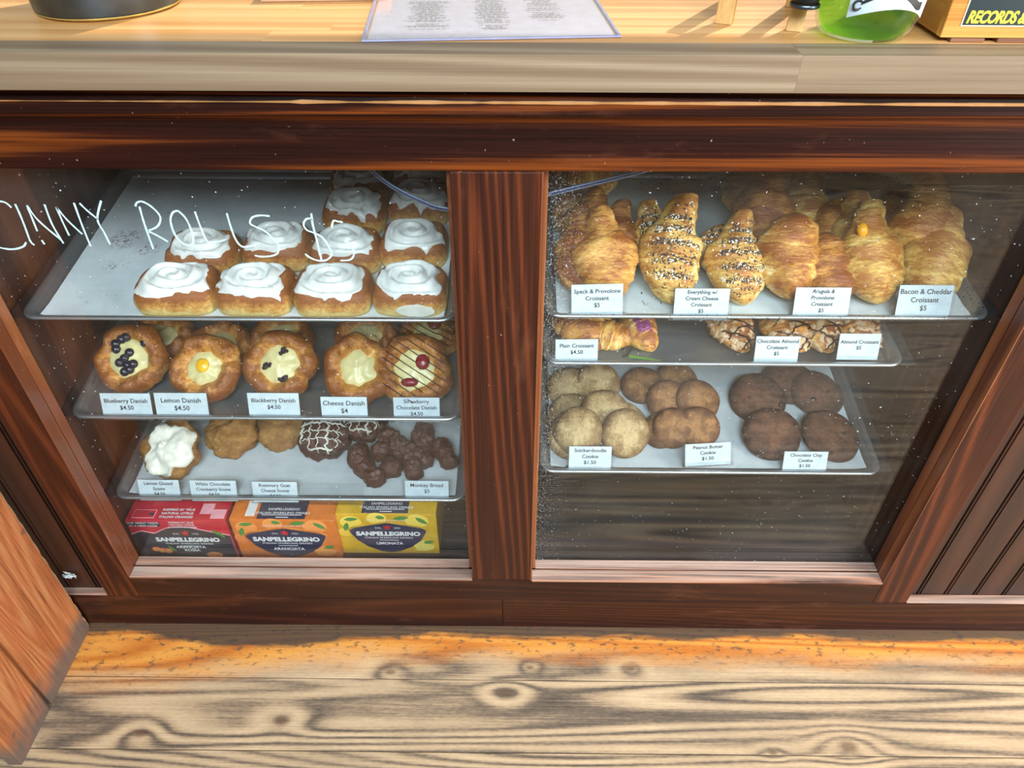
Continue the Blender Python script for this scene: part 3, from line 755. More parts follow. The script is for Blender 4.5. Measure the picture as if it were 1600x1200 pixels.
m = MB(); m.ball((-.022, .030, .054), .010, sq=(.9, 1.2, .8)); m.build('cheese', M['cheddar'], bo, smooth=True)
C_(TR1, 1487, 420, .165, .098, .084, -26, 32, .030, 71, 'pale croissant in the front right corner, right of the bacon and cheddar card', 'croissant_pale', tip=.28, horn=0.45)
# dark crumbs on the bare parchment
rs = random.Random(8); m = MB()
for k in range(150):
    cx, cy = rs.choice(((1020, 285), (1045, 295), (1085, 275), (1105, 290), (1060, 312), (1150, 500), (1010, 480)))
    P = TR1.M.inverted() @ px_local(TR1, rs.gauss(cx, 13), rs.gauss(cy, 8), .0016)
    if P.y < .03: continue
    s = rs.uniform(.0008, .0022); a = rs.uniform(0, 3.1); c, d = math.cos(a)*s, math.sin(a)*s
    m.add([P+Vector((c*1.6, d*1.6, 0)), P+Vector((-d*.7, c*.7, 0)), P+Vector((-c*1.6, -d*1.6, 0)), P+Vector((d*.7, -c*.7, 0)), P+Vector((0, 0, s*.6))], [(0, 1, 4), (1, 2, 4), (2, 3, 4), (3, 0, 4), (3, 2, 1, 0)])
o = m.build('crumbs', M['crumb']); o.matrix_world = TR1.M; tag(o, 'dark crumbs and seeds scattered on the bare parchment of the croissant pan', 'crumbs', kind='stuff')

# lower right pan of croissants
G2 = 'croissants on the middle right pan'
C_(TR2, 868, 520, .13, .085, .062, 20, 6, .002, 72, 'plain croissant at the left end of the middle pan beside the post', 'croissant_dark', group=G2, name='plain_croissant')
C_(TR2, 917, 516, .13, .080, .062, -20, 6, .002, 73, 'pale plain croissant behind the plain croissant card', 'croissant_pale', group=G2, name='plain_croissant')
C_(TR2, 946, 532, .10, .058, .052, 70, 0, .002, 74, 'short plain croissant end right of the plain croissant card', group=G2, name='plain_croissant')
po, pv, pf = C_(TR2, 1000, 520, .115, .060, .050, 6, 4, .002, 75, 'croissant with a purple streak beside the clear bent card holder', 'croissant', group=G2, name='streaked_croissant')
toppings(po, pv, 'purple_streak', M['purple'], 90, 5, -.5, .1, .004, None, .3, 70, 110)  # plain purple bits scattered along the top
ALM = [(1146, 520, .135, .078, .052, 4, 76, 'almond croissant with chocolate lattice, left of the chocolate almond card', True),
       (1226, 506, .135, .080, .054, 8, 77, 'almond croissant with chocolate drizzle behind the chocolate almond card', True),
       (1284, 520, .140, .074, .054, -4, 78, 'flaked almond croissant between the chocolate almond and almond cards', True),
       (1340, 510, .135, .076, .054, 4, 79, 'flaked almond croissant behind the almond card', False),
       (1392, 518, .135, .070, .052, 0, 80, 'flaked almond croissant at the right end of the middle pan', False)]
for px, py, L, W, H, an, sd, lab, choc in ALM:
    o, v, f = C_(TR2, px, py, L, W, H, an, 6, .002, sd, lab, 'croissant_dark', group=G2, name='almond_croissant')
    toppings(o, v, 'almond_flakes', M['almond'], 120, sd, -.95, .9, .0052, None, .22, 15, 165)
    if choc:
        m = MB(); rs = random.Random(sd)
        for k in range(9):
            u0 = -.9+.2*k; sl = .22*(1 if k % 2 else -1); P = []
            for a in range(25, 160, 9):
                u = max(-.97, min(.96, u0+sl*(a-90)/65)); i = int((u+1)/2*72); kk = int(a/360*K_); P.append(v[i*K_+kk]+Vector((0, 0, .0032)))
            m.tube(P, .0013, 5)
        m.build('chocolate_drizzle', M['chocolate'], o)
# a thin green strip and a bent clear holder lying on that pan
m = MB(); a = px_local(TR2, 982, 557, .0012); b = px_local(TR2, 1038, 565, .0012); d = (b-a); s = d.cross(TR2.N).normalized()*.003
m.add([a+s, a-s, b-s*.3, b+s*.3, a+s+TR2.N*.001, a-s+TR2.N*.001, b-s*.3+TR2.N*.001, b+s*.3+TR2.N*.001], [(3, 2, 1, 0), (4, 5, 6, 7), (0, 1, 5, 4), (1, 2, 6, 5), (2, 3, 7, 6), (3, 0, 4, 7)])
tag(m.build('sliver', M['green_strip']), 'thin green strip lying at the front of the middle right pan', 'garnish')
m = MB(); v = []; f = []
for i in range(13):
    a = -1.1+2.0*i/12
    for k in (0, 1): v.append((.026*math.cos(a), .034*k, .026*math.sin(a)+.026))
f = [(2*i, 2*i+1, 2*i+3, 2*i+2) for i in range(12)]
hm = mesh_from('card_holder', v, f, M['acrylic'], True)
o = link('card_holder', hm); o.matrix_world = frame(TR2, 960, 560, .001, -8)
sm = o.modifiers.new('s', 'SOLIDIFY'); sm.thickness = .0012
tag(o, 'curled clear card holder on the pan right of the plain croissant card', 'card holder')

# ------------------------------------------------------------------ danishes
def danish_parts(seed, Rd, H, fill=.5, lobes=0):
    rs = random.Random(seed); sx = rs.uniform(0, 80); nt = 60; v = []; f = []; tone = []
    prof = [(0, .42), (.2, .42), (.38, .46), (.5, .62), (.6, .86), (.7, 1), (.8, .98), (.9, .78), (.97, .48), (1.0, .22), (.97, 0)]
    folds = [(rs.uniform(0, 6.28), rs.uniform(.10, .24), rs.uniform(.12, .22)) for _ in range(5)]
    def fold(th): return sum(a*math.exp(-((math.atan2(math.sin(th-t0), math.cos(th-t0)))/wd_)**2) for t0, a, wd_ in folds)
    def rad(th): return Rd*(1+.13*nz(math.cos(th)*1.3+sx, math.sin(th)*1.3)-.35*fold(th)+.05*(math.cos(lobes*th+sx) if lobes else 0))
    for s, z in prof:
        for j in range(nt):
            th = 2*math.pi*j/nt; r = rad(th)*s
            zz = z*H*(1+(-.9*fold(th)+.30*nz(math.cos(th)*2.3+sx, math.sin(th)*2.3, s)+.05*math.sin(th*9+sx+s*6))*(s > .4))
            v.append(Vector((r*math.cos(th), r*math.sin(th), zz)))
            tone.append(.35+.65*min(1, max(0, (s-.35)*2.2))-.35*max(0, s-.93)*8-1.2*fold(th)+.2*nz(math.cos(th)*3+sx, math.sin(th)*3, s*4))
    for i in range(len(prof)-1):
        for j in range(nt): f.append((i*nt+j, i*nt+(j+1) % nt, (i+1)*nt+(j+1) % nt, (i+1)*nt+j))
    f.append(tuple(range((len(prof)-1)*nt, len(prof)*nt)))
    me = mesh_from('pastry', v, f, M['danish'], True, tone)
    v = []; f = []; K = 6
    for i in range(K+1):
        s = i/K
        for j in range(nt):
            th = 2*math.pi*j/nt; r = rad(th)*(fill+.05*nz(math.cos(th)*2+sx, math.sin(th)*2, 8))*s
            v.append(Vector((r*math.cos(th), r*math.sin(th), H*(.62+.18*(1-s*s))+.003*nz(r*90*math.cos(th), r*90*math.sin(th), sx)-(.16*H if i == K else 0))))
    for i in range(K):
        for j in range(nt): f.append((i*nt+j, i*nt+(j+1) % nt, (i+1)*nt+(j+1) % nt, (i+1)*nt+j))
    return me, mesh_from('cream', v, f, M['cream'], True)
GD = 'danishes on the middle left pan'
def danish(px, py, Rd, pitch, lift, seed, label, fill=.52, lobes=0, ang=0):
    H = .032; mw = frame(TL2, px, py, lift+H*.6, ang, pitch, 0, hc=H*.6)
    d = empty('danish', mw, label, 'danish', GD)
    a, b = danish_parts(seed, Rd, H, fill, lobes); link('pastry', a, d); c = link('cream', b, d); settle(d, TL2); return d, c, H
for px, py, sd, lab in ((252, 528, 21, 'danish in the dark behind the blueberry danish'), (345, 540, 22, 'danish tucked behind the lemon danish'), (440, 528, 23, 'danish tucked behind the blackberry danish'), (572, 528, 24, 'danish with a rolled knot behind the cheese danish')):
    d, c, H = danish(px, py, .060, 8, .004, sd, lab)
    if sd == 24: MB().ball((.012, -.02, .030), .017, sq=(1, 1, .7)).build('knot', M['danish'], d, smooth=True)
d, c, H = danish(198, 563, .066, 34, .028, 25, 'blueberry danish with dark berries, left end of the danish pan', .58)
for x, y in ((-.022, .024), (-.012, .032), (-.02, .014), (-.004, .036), (.004, .008), (-.004, -.002), (-.012, -.010), (.002, -.014), (.012, -.012), (.006, -.022), (-.002, -.026), (.030, .026)):
    MB().ball((x, y, H*.82), .0085, 10, 6, (1, 1, .8)).build('blueberry', M['blueberry'], c, smooth=True)
d, c, H = danish(316, 588, .064, 36, .029, 26, 'lemon danish with a dab of yellow curd, second on the danish pan', .50)
m = MB(); m.ball((0, .004, H*.80), .011, 10, 6, (1.1, 1.2, .35)); m.build('curd', M['curd'], c, smooth=True)
d, c, H = danish(440, 574, .065, 34, .026, 27, 'blackberry danish with three dark berries, middle of the danish pan', .58)
for x, y, an in ((.006, .022, .5), (-.022, -.004, .5), (.010, -.026, 0)):
    m = MB(); rs = random.Random(int(x*1e4))
    for k in range(14):
        a = rs.uniform(0, 6.28); q = rs.uniform(0, .006); m.ball((x+math.cos(a)*q*1.5*math.cos(an), y+math.cos(a)*q*1.5*math.sin(an)+math.sin(a)*q, H*.82+rs.uniform(-.002, .003)), .0036, 6, 4)
    m.build('blackberry', M['blackberry'], c, smooth=True)
d, c, H = danish(560, 582, .066, 34, .028, 28, 'plain cheese danish with round cream centre and pinched rim', .52, 6)
d, c, H = danish(690, 522, .058, 8, .004, 29, 'strawberry danish with chocolate stripes at the back right of the danish pan', .5)
d2, c2, H = danish(672, 590, .067, 34, .028, 30, 'strawberry danish with chocolate stripes, front right of the danish pan', .62)
for dd, cc in ((d, c), (d2, c2)):
    m = MB(); m.ball((.014, .014, H*.86), .013, 10, 6, (1, 1.1, .5)); m.build('strawberry', M['strawberry'], cc, smooth=True)
    m = MB(); m.ball((-.008, -.022, H*.84), .012, 10, 6, (1.3, .7, .5)); m.build('strawberry', M['strawberry'], cc, smooth=True)
    m = MB()
    for k in range(9):
        o = -.05+.0125*k; P = []
        for i in range(13):
            t_ = -1+2*i/12; x = t_*.05+o*.5; y = -t_*.032+o*.85; r = math.hypot(x, y)/.064
            if r > .97: continue
            z = H*(.85 if r < .45 else 1.02 if r < .85 else .95)
            P.append((x, y, z+.002))
        if len(P) > 2: m.tube(P, .0009, 5)
    m.build('chocolate_stripes', M['chocolate'], dd)

# ------------------------------------------------------------------ scones, monkey bread
def lump(seed, rx, ry, H, rough=.22, fr=2.0, n=44, mfun=None):
    v = []; f = []; sx = seed*7.3; rings = 15
    for i in range(rings+1):
        ph = math.pi*.5*(1-i/(rings-2)) if i <= rings-2 else 0
        for j in range(n):
            th = 2*math.pi*j/n
            d = Vector((math.cos(ph)*math.cos(th), math.cos(ph)*math.sin(th), math.sin(ph)))
            k = 1+rough*noise.noise(Vector((d.x*fr+sx, d.y*fr, d.z*fr)))+rough*.5*noise.noise(Vector((d.x*fr*3+sx, d.y*fr*3, d.z*fr*3)))
            p = Vector((d.x*rx*k, d.y*ry*k, H*(.18+.82*d.z**.8 if d.z > 0 else .18)*k))
            if i == rings-1: p.z = H*.06
            if i == rings: p = Vector((p.x*.9, p.y*.9, 0))
            v.append(p)
    for i in range(rings):
        for j in range(n): f.append((i*n+j, i*n+(j+1) % n, (i+1)*n+(j+1) % n, (i+1)*n+j))
    f.append(tuple(range(rings*n, (rings+1)*n)))
    return v, f, n
def scone(px, py, rx, ry, H, seed, label, pitch=10, lift=.004, glaze=False, drizzle=False, mat='scone', cat='scone', name='scone', group='scones on the lower left pan', ang=0):
    mw = frame(TL3, px, py, lift+H*.6, ang, pitch, 0, hc=H*.6); s = empty(name, mw, label, cat, group)
    v, f, n = lump(seed, rx, ry, H); link('crumb', mesh_from('crumb', v, f, M[mat], True), s); settle(s, TL3)
    if glaze:
        g = []; gf = []; K = 12
        for i in range(K+1):
            for j in range(n):
                th = 2*math.pi*j/n; lim = min(12, 9.5+5*nz(math.cos(th)*1.5+seed, math.sin(th)*1.5)-2.5*max(0, -math.cos(th+.7)))
                a = lim*i/K; i0 = min(12, int(a)); p = v[i0*n+j].lerp(v[(i0+1)*n+j], a-i0)
                q = Vector((p.x, p.y, p.z+.01)).normalized(); g.append(p+q*(.003 if i < K else .0002))
        for i in range(K):
            for j in range(n): gf.append((i*n+j, i*n+(j+1) % n, (i+1)*n+(j+1) % n, (i+1)*n+j))
        link('glaze', mesh_from('glaze', g, gf, M['glaze'], True), s)
    if drizzle:
        m = MB()
        def top(x, y):
            r = math.hypot(x/rx, y/ry); 
            if r > .97: return None
            i = int(max(0, min(13, (1-math.acos(min(1, r))/(math.pi/2))*13))); j = int((math.atan2(y/ry, x/rx) % 6.2832)/6.2832*n) % n
            return Vector((x, y, v[i*n+j].z+.003))
        for k in range(5):
            o = -.8+.36*k+.08*nz(k*3.3, seed)
            for P in ([top(rx*(o+.06*math.sin(t*2)), ry*t/10) for t in range(-10, 11)], [top(rx*t/10, ry*(o+.05*math.sin(t*3))) for t in range(-10, 11)]):
                P = [p for p in P if p]
                if len(P) > 2: m.tube(P, .0011 if k % 3 else .0022, 5)
        m.build('white_drizzle', M['glaze'], s, smooth=True)
    return s
scone(264, 703, .052, .058, .048, 1, 'white glazed lemon scone at the left of the scone pan', 24, .016, glaze=True)
scone(360, 676, .052, .050, .046, 2, 'golden scone behind the white chocolate cranberry card', 10, .006)
scone(438, 670, .046, .046, .044, 3, 'small golden herbed scone behind the rosemary card', 10, .004)
scone(506, 680, .050, .050, .046, 4, 'dark scone with white lattice drizzle', 12, .006, drizzle=True, mat='monkey')
scone(568, 655, .046, .046, .044, 5, 'white drizzled scone at the back, just right of the latticed one', 4, .002, drizzle=True, mat='monkey')
def monkey(px, py, seed, k, label, sc=1.0):
    mw = frame(TL3, px, py, .03, 0, 6, 0, hc=.02); s = empty('monkey_bread', mw, label, 'bread', 'monkey bread pieces on the lower left pan'); rs = random.Random(seed)
    for i in range(k):
        a = rs.uniform(0, 6.28); q = rs.uniform(.01, .045)*sc; v, f, n = lump(seed*10+i, .021*sc, .019*sc, .032*sc, .2, 2, 20)
        link('dough_ball', mesh_from('dough_ball', v, f, M['monkey'], True), s, T((q*math.cos(a)*1.3, q*math.sin(a), rs.uniform(-.004, .012))))
    return settle(s, TL3)
monkey(598, 718, 3, 11, 'dark caramelised monkey bread piece at the front of the scone pan', 1.05)
monkey(655, 688, 4, 10, 'dark monkey bread piece behind the monkey bread card', 1.0)
monkey(700, 712, 5, 8, 'dark monkey bread piece at the right end of the scone pan', .9)

# ------------------------------------------------------------------ cookies
def cookie(px, py, Rc, pitch, roll, lift, seed, label, mat, group, name, chips=0, ang=0):
    H = .015; lift = lift+.009 if lift >= .012 else lift; n = 48; v = []; f = []; tone = []; sx = seed*3.7
    prof = [(0, 1), (.25, 1), (.5, .96), (.7, .9), (.84, .78), (.94, .55), (.99, .32), (1, .15), (.95, 0)]
    for s, z in prof:
        for j in range(n):
            th = 2*math.pi*j/n; r = Rc*s*(1+.035*nz(math.cos(th)*1.5+sx, math.sin(th)*1.5))
            zz = z*H+(.0026*nz(math.cos(th)*s*4+sx, math.sin(th)*s*4)+.0012*nz(math.cos(th)*s*11+sx, math.sin(th)*s*11))*(z > .2)
            v.append(Vector((r*math.cos(th), r*math.sin(th), zz))); tone.append(.22+.75*s**3+.5*nz(math.cos(th)*s*2.4+sx, math.sin(th)*s*2.4, 4))  # tone darkens to the rim: edge shading put into the cookie colour
    for i in range(len(prof)-1):
        for j in range(n): f.append((i*n+j, i*n+(j+1) % n, (i+1)*n+(j+1) % n, (i+1)*n+j))
    f.append(tuple(range((len(prof)-1)*n, len(prof)*n)))
    me = mesh_from(name, v, f, M[mat], True, [max(0, min(1, t)) for t in tone])
    mw = frame(TR3, px, py, lift+H, ang, pitch, roll, hc=H)
    o = tag(link(name, me, None, mw), label, 'cookie', group); settle(o, TR3); rs = random.Random(seed)
    for k in range(chips):
        a = rs.uniform(0, 6.28); r = Rc*.85*math.sqrt(rs.random())
        MB().ball((r*math.cos(a), r*math.sin(a), H*(1-.3*(r/Rc)**4)), rs.uniform(.0032, .0055), 7, 4, (1, 1, .6)).build('chocolate_chip', M['chip'], o, smooth=True)
    return o
GS, GP, GC = 'snickerdoodle cookies', 'peanut butter cookies', 'dark chocolate chip cookies'
for a in [(880, 604, .050, 6, 0, .001, 1, 'pale sugared cookie at the back left of the cookie pan'),
          (937, 594, .045, 10, 6, .006, 2, 'pale sugared cookie at the back, leaning on the back left one'),
          (880, 648, .050, 12, -4, .008, 3, 'pale sugared cookie by the post, behind the small overlapped one'),
          (900, 668, .044, 14, 4, .018, 4, 'pale sugared cookie overlapped in the middle of the left heap'),
          (975, 665, .050, 14, 8, .006, 5, 'pale sugared cookie peeping out under the biggest one'),
          (950, 646, .052, 20, 12, .024, 6, 'biggest pale cracked cookie at the centre of the left heap'),
          (890, 690, .048, 28, -12, .012, 7, 'pale sugared cookie behind and left of the snickerdoodle card'),
          (905, 690, .046, 34, -6, .030, 8, 'pale sugared cookie directly behind the snickerdoodle card'),
          (983, 696, .047, 38, 10, .026, 9, 'pale sugared cookie leaning right of the snickerdoodle card')]:
    cookie(*a, 'snicker', GS, 'snickerdoodle_cookie')
for a in [(1003, 600, .044, 6, -6, .002, 11, 'brown crackled cookie at the back left of the middle heap'),
          (1058, 590, .044, 8, 0, .008, 12, 'brown cookie at the very back of the middle heap'),
          (1046, 622, .044, 16, -4, .014, 13, 'brown crackled cookie at the centre of the middle heap'),
          (1094, 622, .044, 18, 8, .020, 14, 'brown cookie at the right of the middle heap'),
          (1032, 674, .038, 14, -16, .002, 15, 'brown cookie at the bottom left of the middle heap'),
          (1052, 668, .039, 32, -10, .018, 16, 'brown cookie second from front, left of the foremost in the middle heap'),
          (1092, 668, .041, 34, -4, .022, 17, 'foremost brown cookie behind the peanut butter card')]:
    cookie(*a, 'peanut', GP, 'peanut_butter_cookie')
for a in [(1235, 594, .056, 4, 0, .001, 21, 'dark cookie at the back of the right heap'),
          (1300, 612, .054, 6, 4, .004, 22, 'dark cookie at the back right of the right heap'),
          (1184, 620, .055, 12, -6, .010, 23, 'dark cookie at the left of the right heap'),
          (1304, 690, .056, 8, 6, .004, 24, 'dark cookie right of the chocolate chip card'),
          (1212, 690, .054, 14, -6, .012, 25, 'dark cookie left of the chocolate chip card')]:
    cookie(*a, 'choc_cookie', GC, 'chocolate_chip_cookie', 3)

# ------------------------------------------------------------------ price cards in clear holders
def price_tag(t, cx, cy, wpx, hpx, roll, lines, label, yaw=0, shear=0, empty_holder=False, ts=1.0):
    P = at_y(cx, cy, YF+.022); s = scale_at(P); lean = R(20)
    wd, ht = wpx*s, hpx*s/.90
    m = T(P) @ Matrix.Rotation(R(-roll), 4, 'Y') @ Matrix.Rotation(R(yaw), 4, 'Z') @ Matrix.Rotation(-lean, 4, 'X') 
    o = empty('price_tag', m @ T((0, 0, -ht/2)), label, 'price tag', 'price cards in clear holders')
    h = MB(); h.box(-wd/2-.006, wd/2+.006, .0012, .0022, -.001, ht+.0025)
    h.box(-wd/2-.006, wd/2+.006, -.0018, -.0008, -.001, ht*.16)
    h.box(-wd/2-.006, wd/2+.006, -.0018, .0022, -.0022, -.001)
    h.build('holder', M['acrylic'], o)
    if empty_holder: return o
    c = MB().box(-wd/2, wd/2, 0, .0008, 0, ht).build('card', M['card'], o)
    size = min(ht/(len(lines)*1.2+1.0), .0120)*ts
    longest = max(len(l) for l in lines)
    size = min(size, wd*.94/(longest*.47))
    lettering('printed_text', lines, size, M['ink'], c, T((0, -.0004, ht*.575)) @ STAND, shear=shear, bold=.00012)
    return o
PT = price_tag
PT(TR1, 933, 470, 80, 47, 2, ['Speck & Provolone', 'Croissant', '$5'], 'price card reading Speck & Provolone Croissant $5')
PT(TR1, 1096, 475, 85, 44, 0, ['Everything w/', 'Cream Cheese', 'Croissant', '$5'], 'price card reading Everything w/ Cream Cheese Croissant')
PT(TR1, 1284, 474, 86, 45, 0, ['Arugula &', 'Provolone', 'Croissant', '$5'], 'price card reading Arugula & Provolone Croissant $5', shear=.15)
PT(TR1, 1444, 473, 84, 50, 0, ['Bacon & Cheddar', 'Croissant', '$5'], 'price card reading Bacon & Cheddar Croissant $5')
PT(TR2, 901, 548, 66, 33, 1, ['Plain Croissant', '$4.50'], 'price card reading Plain Croissant $4.50')
PT(TR2, 1214, 546, 68, 38, 0, ['Chocolate Almond', 'Croissant', '$5'], 'price card reading Chocolate Almond Croissant $5')
PT(TR2, 1342, 542, 64, 38, 0, ['Almond Croissant', '$5'], 'price card reading Almond Croissant $5')
PT(TR3, 922, 716, 66, 36, 0, ['Snickerdoodle', 'Cookie', '$1.50'], 'price card reading Snickerdoodle Cookie $1.50')
PT(TR3, 1106, 710, 70, 34, 5, ['Peanut Butter', 'Cookie', '$1.50'], 'price card reading Peanut Butter Cookie $1.50')
PT(TR3, 1258, 722, 68, 32, 0, ['Chocolate Chip', 'Cookie', '$1.50'], 'price card reading Chocolate Chip Cookie $1.50')
PT(TL2, 198, 635, 78, 39, 0, ['Blueberry Danish', '$4.50'], 'price card reading Blueberry Danish $4.50')
PT(TL2, 284, 635, 82, 40, 0, ['Lemon Danish', '$4.50'], 'price card reading Lemon Danish $4.50')
PT(TL2, 428, 634, 80, 38, 0, ['Blackberry Danish', '$4.50'], 'price card reading Blackberry Danish $4.50')
PT(TL2, 538, 639, 72, 36, 0, ['Cheese Danish', '$4'], 'price card reading Cheese Danish $4')
PT(TL2, 651, 640, 72, 36, 0, ['Strawberry', 'Chocolate Danish', '$4.50'], 'price card reading Strawberry Chocolate Danish $4.50')
PT(TL3, 249, 766, 64, 32, 0, ['Lemon Glazed', 'Scone', '$4.50'], 'price card reading Lemon Glazed Scone $4.50')
PT(TL3, 334, 767, 72, 32, 0, ['White Chocolate', 'Cranberry Scone', '$4.50'], 'price card reading White Chocolate Cranberry Scone $4.50')
PT(TL3, 430, 769, 70, 32, 0, ['Rosemary Goat', 'Cheese Scone', '$4.50'], 'price card reading Rosemary Goat Cheese Scone $4.50')
PT(TL3, 667, 765, 68, 27, 0, ['Monkey Bread', '$5'], 'price card reading Monkey Bread $5')
PT(TL3, 520, 772, 88, 30, 0, [], 'empty clear card holder in the middle of the scone pan', empty_holder=True)

# ------------------------------------------------------------------ sagging cable inside the case
Pc = smooth_line([at_y(a, b, .058) for a, b in ((560, 240), (578, 264), (612, 291), (655, 313), (697, 327), (770, 326), (855, 304), (930, 286), (1005, 267), (1050, 252))])
ca = MB()
off = Vector((0, 0, 1))
ca.tube([p+off*.0018 for p in Pc], .0016, 6); ca.tube([p-off*.0018 for p in Pc], .0016, 6)
co = ca.build('cable', M['cable'], smooth=True); tag(co, 'twin clear bluish cable sagging behind the glass across both bays', 'cable')
cc = MB(); cc.tube([p+Vector((0, -.0012, 0)) for p in Pc], .0011, 5); cc.build('core', M['cable_core'], co)

# ------------------------------------------------------------------ drink cartons
def star_pts(r, cx=0, cz=0): return [(cx+(r if k % 2 == 0 else r*.42)*math.sin(math.pi*k/5), cz+(r if k % 2 == 0 else r*.42)*math.cos(math.pi*k/5)) for k in range(10)]
def ell(cx, cz, a, b, n=20, rot=0):
    return [(cx+a*math.cos(2*math.pi*k/n)*math.cos(rot)-b*math.sin(2*math.pi*k/n)*math.sin(rot), cz+a*math.cos(2*math.pi*k/n)*math.sin(rot)+b*math.sin(2*math.pi*k/n)*math.cos(rot)) for k in range(n)]
def leafp(cx, cz, l, w_, rot): return [(cx+x*math.cos(rot)-z*math.sin(rot), cz+x*math.sin(rot)+z*math.cos(rot)) for x, z in ((-l/2, 0), (-l*.25, w_*.42), (0, w_*.5), (l*.25, w_*.36), (l/2, 0), (l*.25, -w_*.36), (0, -w_*.5), (-l*.25, -w_*.42))]
M['navy'] = plain('printed_navy', '1e2748', .45); M['wht'] = plain('printed_white', 'e8e8ea', .5); M['star_red'] = plain('printed_star_red', 'c8202c', .45); M['gold'] = plain('printed_gold', 'c99a4a', .45)
def fade(name, c0, c1, z0, z1):
    q = NT(name); v = q.obj(); z = q.n('SeparateXYZ', {0: v}).outputs[2]
    k = q.math('ADD', q.remap(z, z0, z1), q.math('MULTIPLY', q.math('SUBTRACT', q.noise(v, 25, 3), .5), .35))
    return q.done(**{'Base Color': q.mix(k, lin(c0), lin(c1)), 'Roughness': .4})
M['c_red'] = plain('red_carton', 'c41c34', .42); M['c_orange'] = plain('orange_carton', 'd9762a', .42); M['c_yellow'] = plain('yellow_carton', 'd6a81e', .42)
M['charcoal'] = plain('printed_charcoal', '2b2d35', .45); M['pulp_red'] = plain('printed_blood_orange', 'b8402e', .5); M['pulp_orange'] = plain('printed_orange_slice', 'ec9a4e', .5); M['pulp_yellow'] = plain('printed_lemon_slice', 'e9d36a', .5)
M['pinkish'] = plain('printed_pale_pink', 'f0a8b4', .5)
def carton(x0, x1, y, ztop, body, mat, label, flavour, kind):
    wd = x1-x0; z0 = .0905; ht = ztop-z0; dp = .135
    o = empty('drink_carton', T(((x0+x1)/2, y, z0)), label, 'carton', 'six pack drink cartons on the case floor')
    MB().box(-wd/2, wd/2, 0, dp, 0, ht).build('carton_body', mat, o, .002)
    k = wd/.205
    def flat(name, pts, d, m, par=o): return MB().prism(pts, -.0006*d, -.0006*(d-1)-.0001 if d > 1 else .0002, 'xz').build(name, m, par)
    def top(name, x_0, x_1, y_0, y_1, m, d=1): return MB().box(x_0, x_1, y_0, y_1, ht-.0002, ht+.0006*d).build(name, m, o)
    cz = ht*.42
    if kind == 'red':
        sh = [(-wd*.5, 0), (wd*.5, 0), (wd*.5, ht*.62), (wd*.30, ht*.72), (wd*.12, ht*.82), (0, ht*.84), (-wd*.12, ht*.80), (-wd*.26, ht*.66), (-wd*.38, ht*.72), (-wd*.5, ht*.64)]
        flat('label_outline', [(x*.999, z+.002) if z > 0 else (x, z) for x, z in sh], 1, M['pinkish']); lb = flat('front_label', sh, 2, M['charcoal'])
        flat('slogan_patch', [(-wd*.49, ht*.86), (-wd*.16, ht*.86), (-wd*.17, ht*.96), (-wd*.49, ht*.96)], 2, M['charcoal'])
        lettering('slogan', ['OUR GREAT TASTE', 'IN A NEW LOOK'], .0075, M['wht'], o, T((-wd*.33, -.0016, ht*.91)) @ STAND, bold=.0001)
        dv = [(-.02, .100), (-.01, .104), (0, .1045)]
        for lx, lz, rt_ in ((.075, .085, -.9), (.086, .077, -1.1), (-.03, .032, -1.0)): flat('leaf', leafp(lx*k, lz, .022, .007, rt_), 3, M['leaf'])
        for cx, cz_ in ((-.064, .030), (-.052, .026), (-.040, .025)): flat('orange_slice', ell(cx*k, cz_, .010, .008), 3, M['pulp_red']); flat('slice_pulp', ell(cx*k, cz_, .0075, .0058), 4, M['pulp_orange'])
        flat('orange_slice', ell(.055*k, .012, .017, .009), 3, M['pulp_orange'])
        lettering('tagline', ['INSPIRED BY TRUE', 'NATURAL CITRUS', '& ITALIAN ORANGES'], .0062, M['wht'], o, T((.012*k, -.0016, ht*.905)) @ STAND, bold=.0001)
        top('top_patch', -wd*.44, -wd*.22, .006, .028, M['pinkish']); top('top_patch', -wd*.435, -wd*.225, .0075, .0265, M['c_red'], 1.5); top('top_patch', -wd*.28, -wd*.235, .012, .020, M['charcoal'], 2)
        lettering('top_print', ['INSPIRED BY TRUE', 'NATURAL CITRUS', 'ITALIAN ORANGES'], .008, M['wht'], o, T((.0, .018, ht+.0012)), bold=.0002)
        top('top_patch', wd*.22, wd*.34, .018, .045, M['pinkish']); top('top_patch', wd*.34, wd*.48, .006, .030, M['pinkish'])
        sx = .012*k
    else:
        sh = [(-.078, ht*.56), (-.079, ht*.62), (-.070, ht*.67), (-.035, ht*.74), (0, ht*.80), (.035, ht*.74), (.070, ht*.67), (.079, ht*.62), (.078, ht*.56), (.066, ht*.36), (.046, ht*.20), (.02, ht*.08), (0, ht*.05), (-.02, ht*.08), (-.046, ht*.20), (-.066, ht*.36)]
        flat('label_outline', [(x*1.05*k, (z-cz)*1.07+cz) for x, z in sh], 1, M['gold']); flat('label_rim', [(x*1.03*k, (z-cz)*1.045+cz) for x, z in sh], 2, mat)
        lb = flat('front_label', [(x*k, z) for x, z in sh], 3, M['navy'])
        pulp = M['pulp_orange'] if kind == 'orange' else M['pulp_yellow']
        fr = M['c_fruit_o'] if kind == 'orange' else M['c_fruit_y']
        for cx, cz_, r_ in ((-.074, ht*.80, .022), (.062, ht*.84, .024), (-.088, ht*.55, .016), (-.02, ht*.90, .02)): flat('fruit', ell(cx*k, cz_, r_, r_*.85), 1, fr)
        for lx, lz, rt_, l_ in ((-.072, .112, .1, .030), (-.085, .088, 1.3, .028), (.030, .116, .15, .034), (.072, .108, -.7, .032), (-.012, .118, -.2, .02)): flat('leaf', leafp(lx*k, lz, l_, .011, rt_), 2, M['leaf'])
        flat('leaf', leafp(.082*k, .042, .024, .010, .2), 5, M['leaf'])
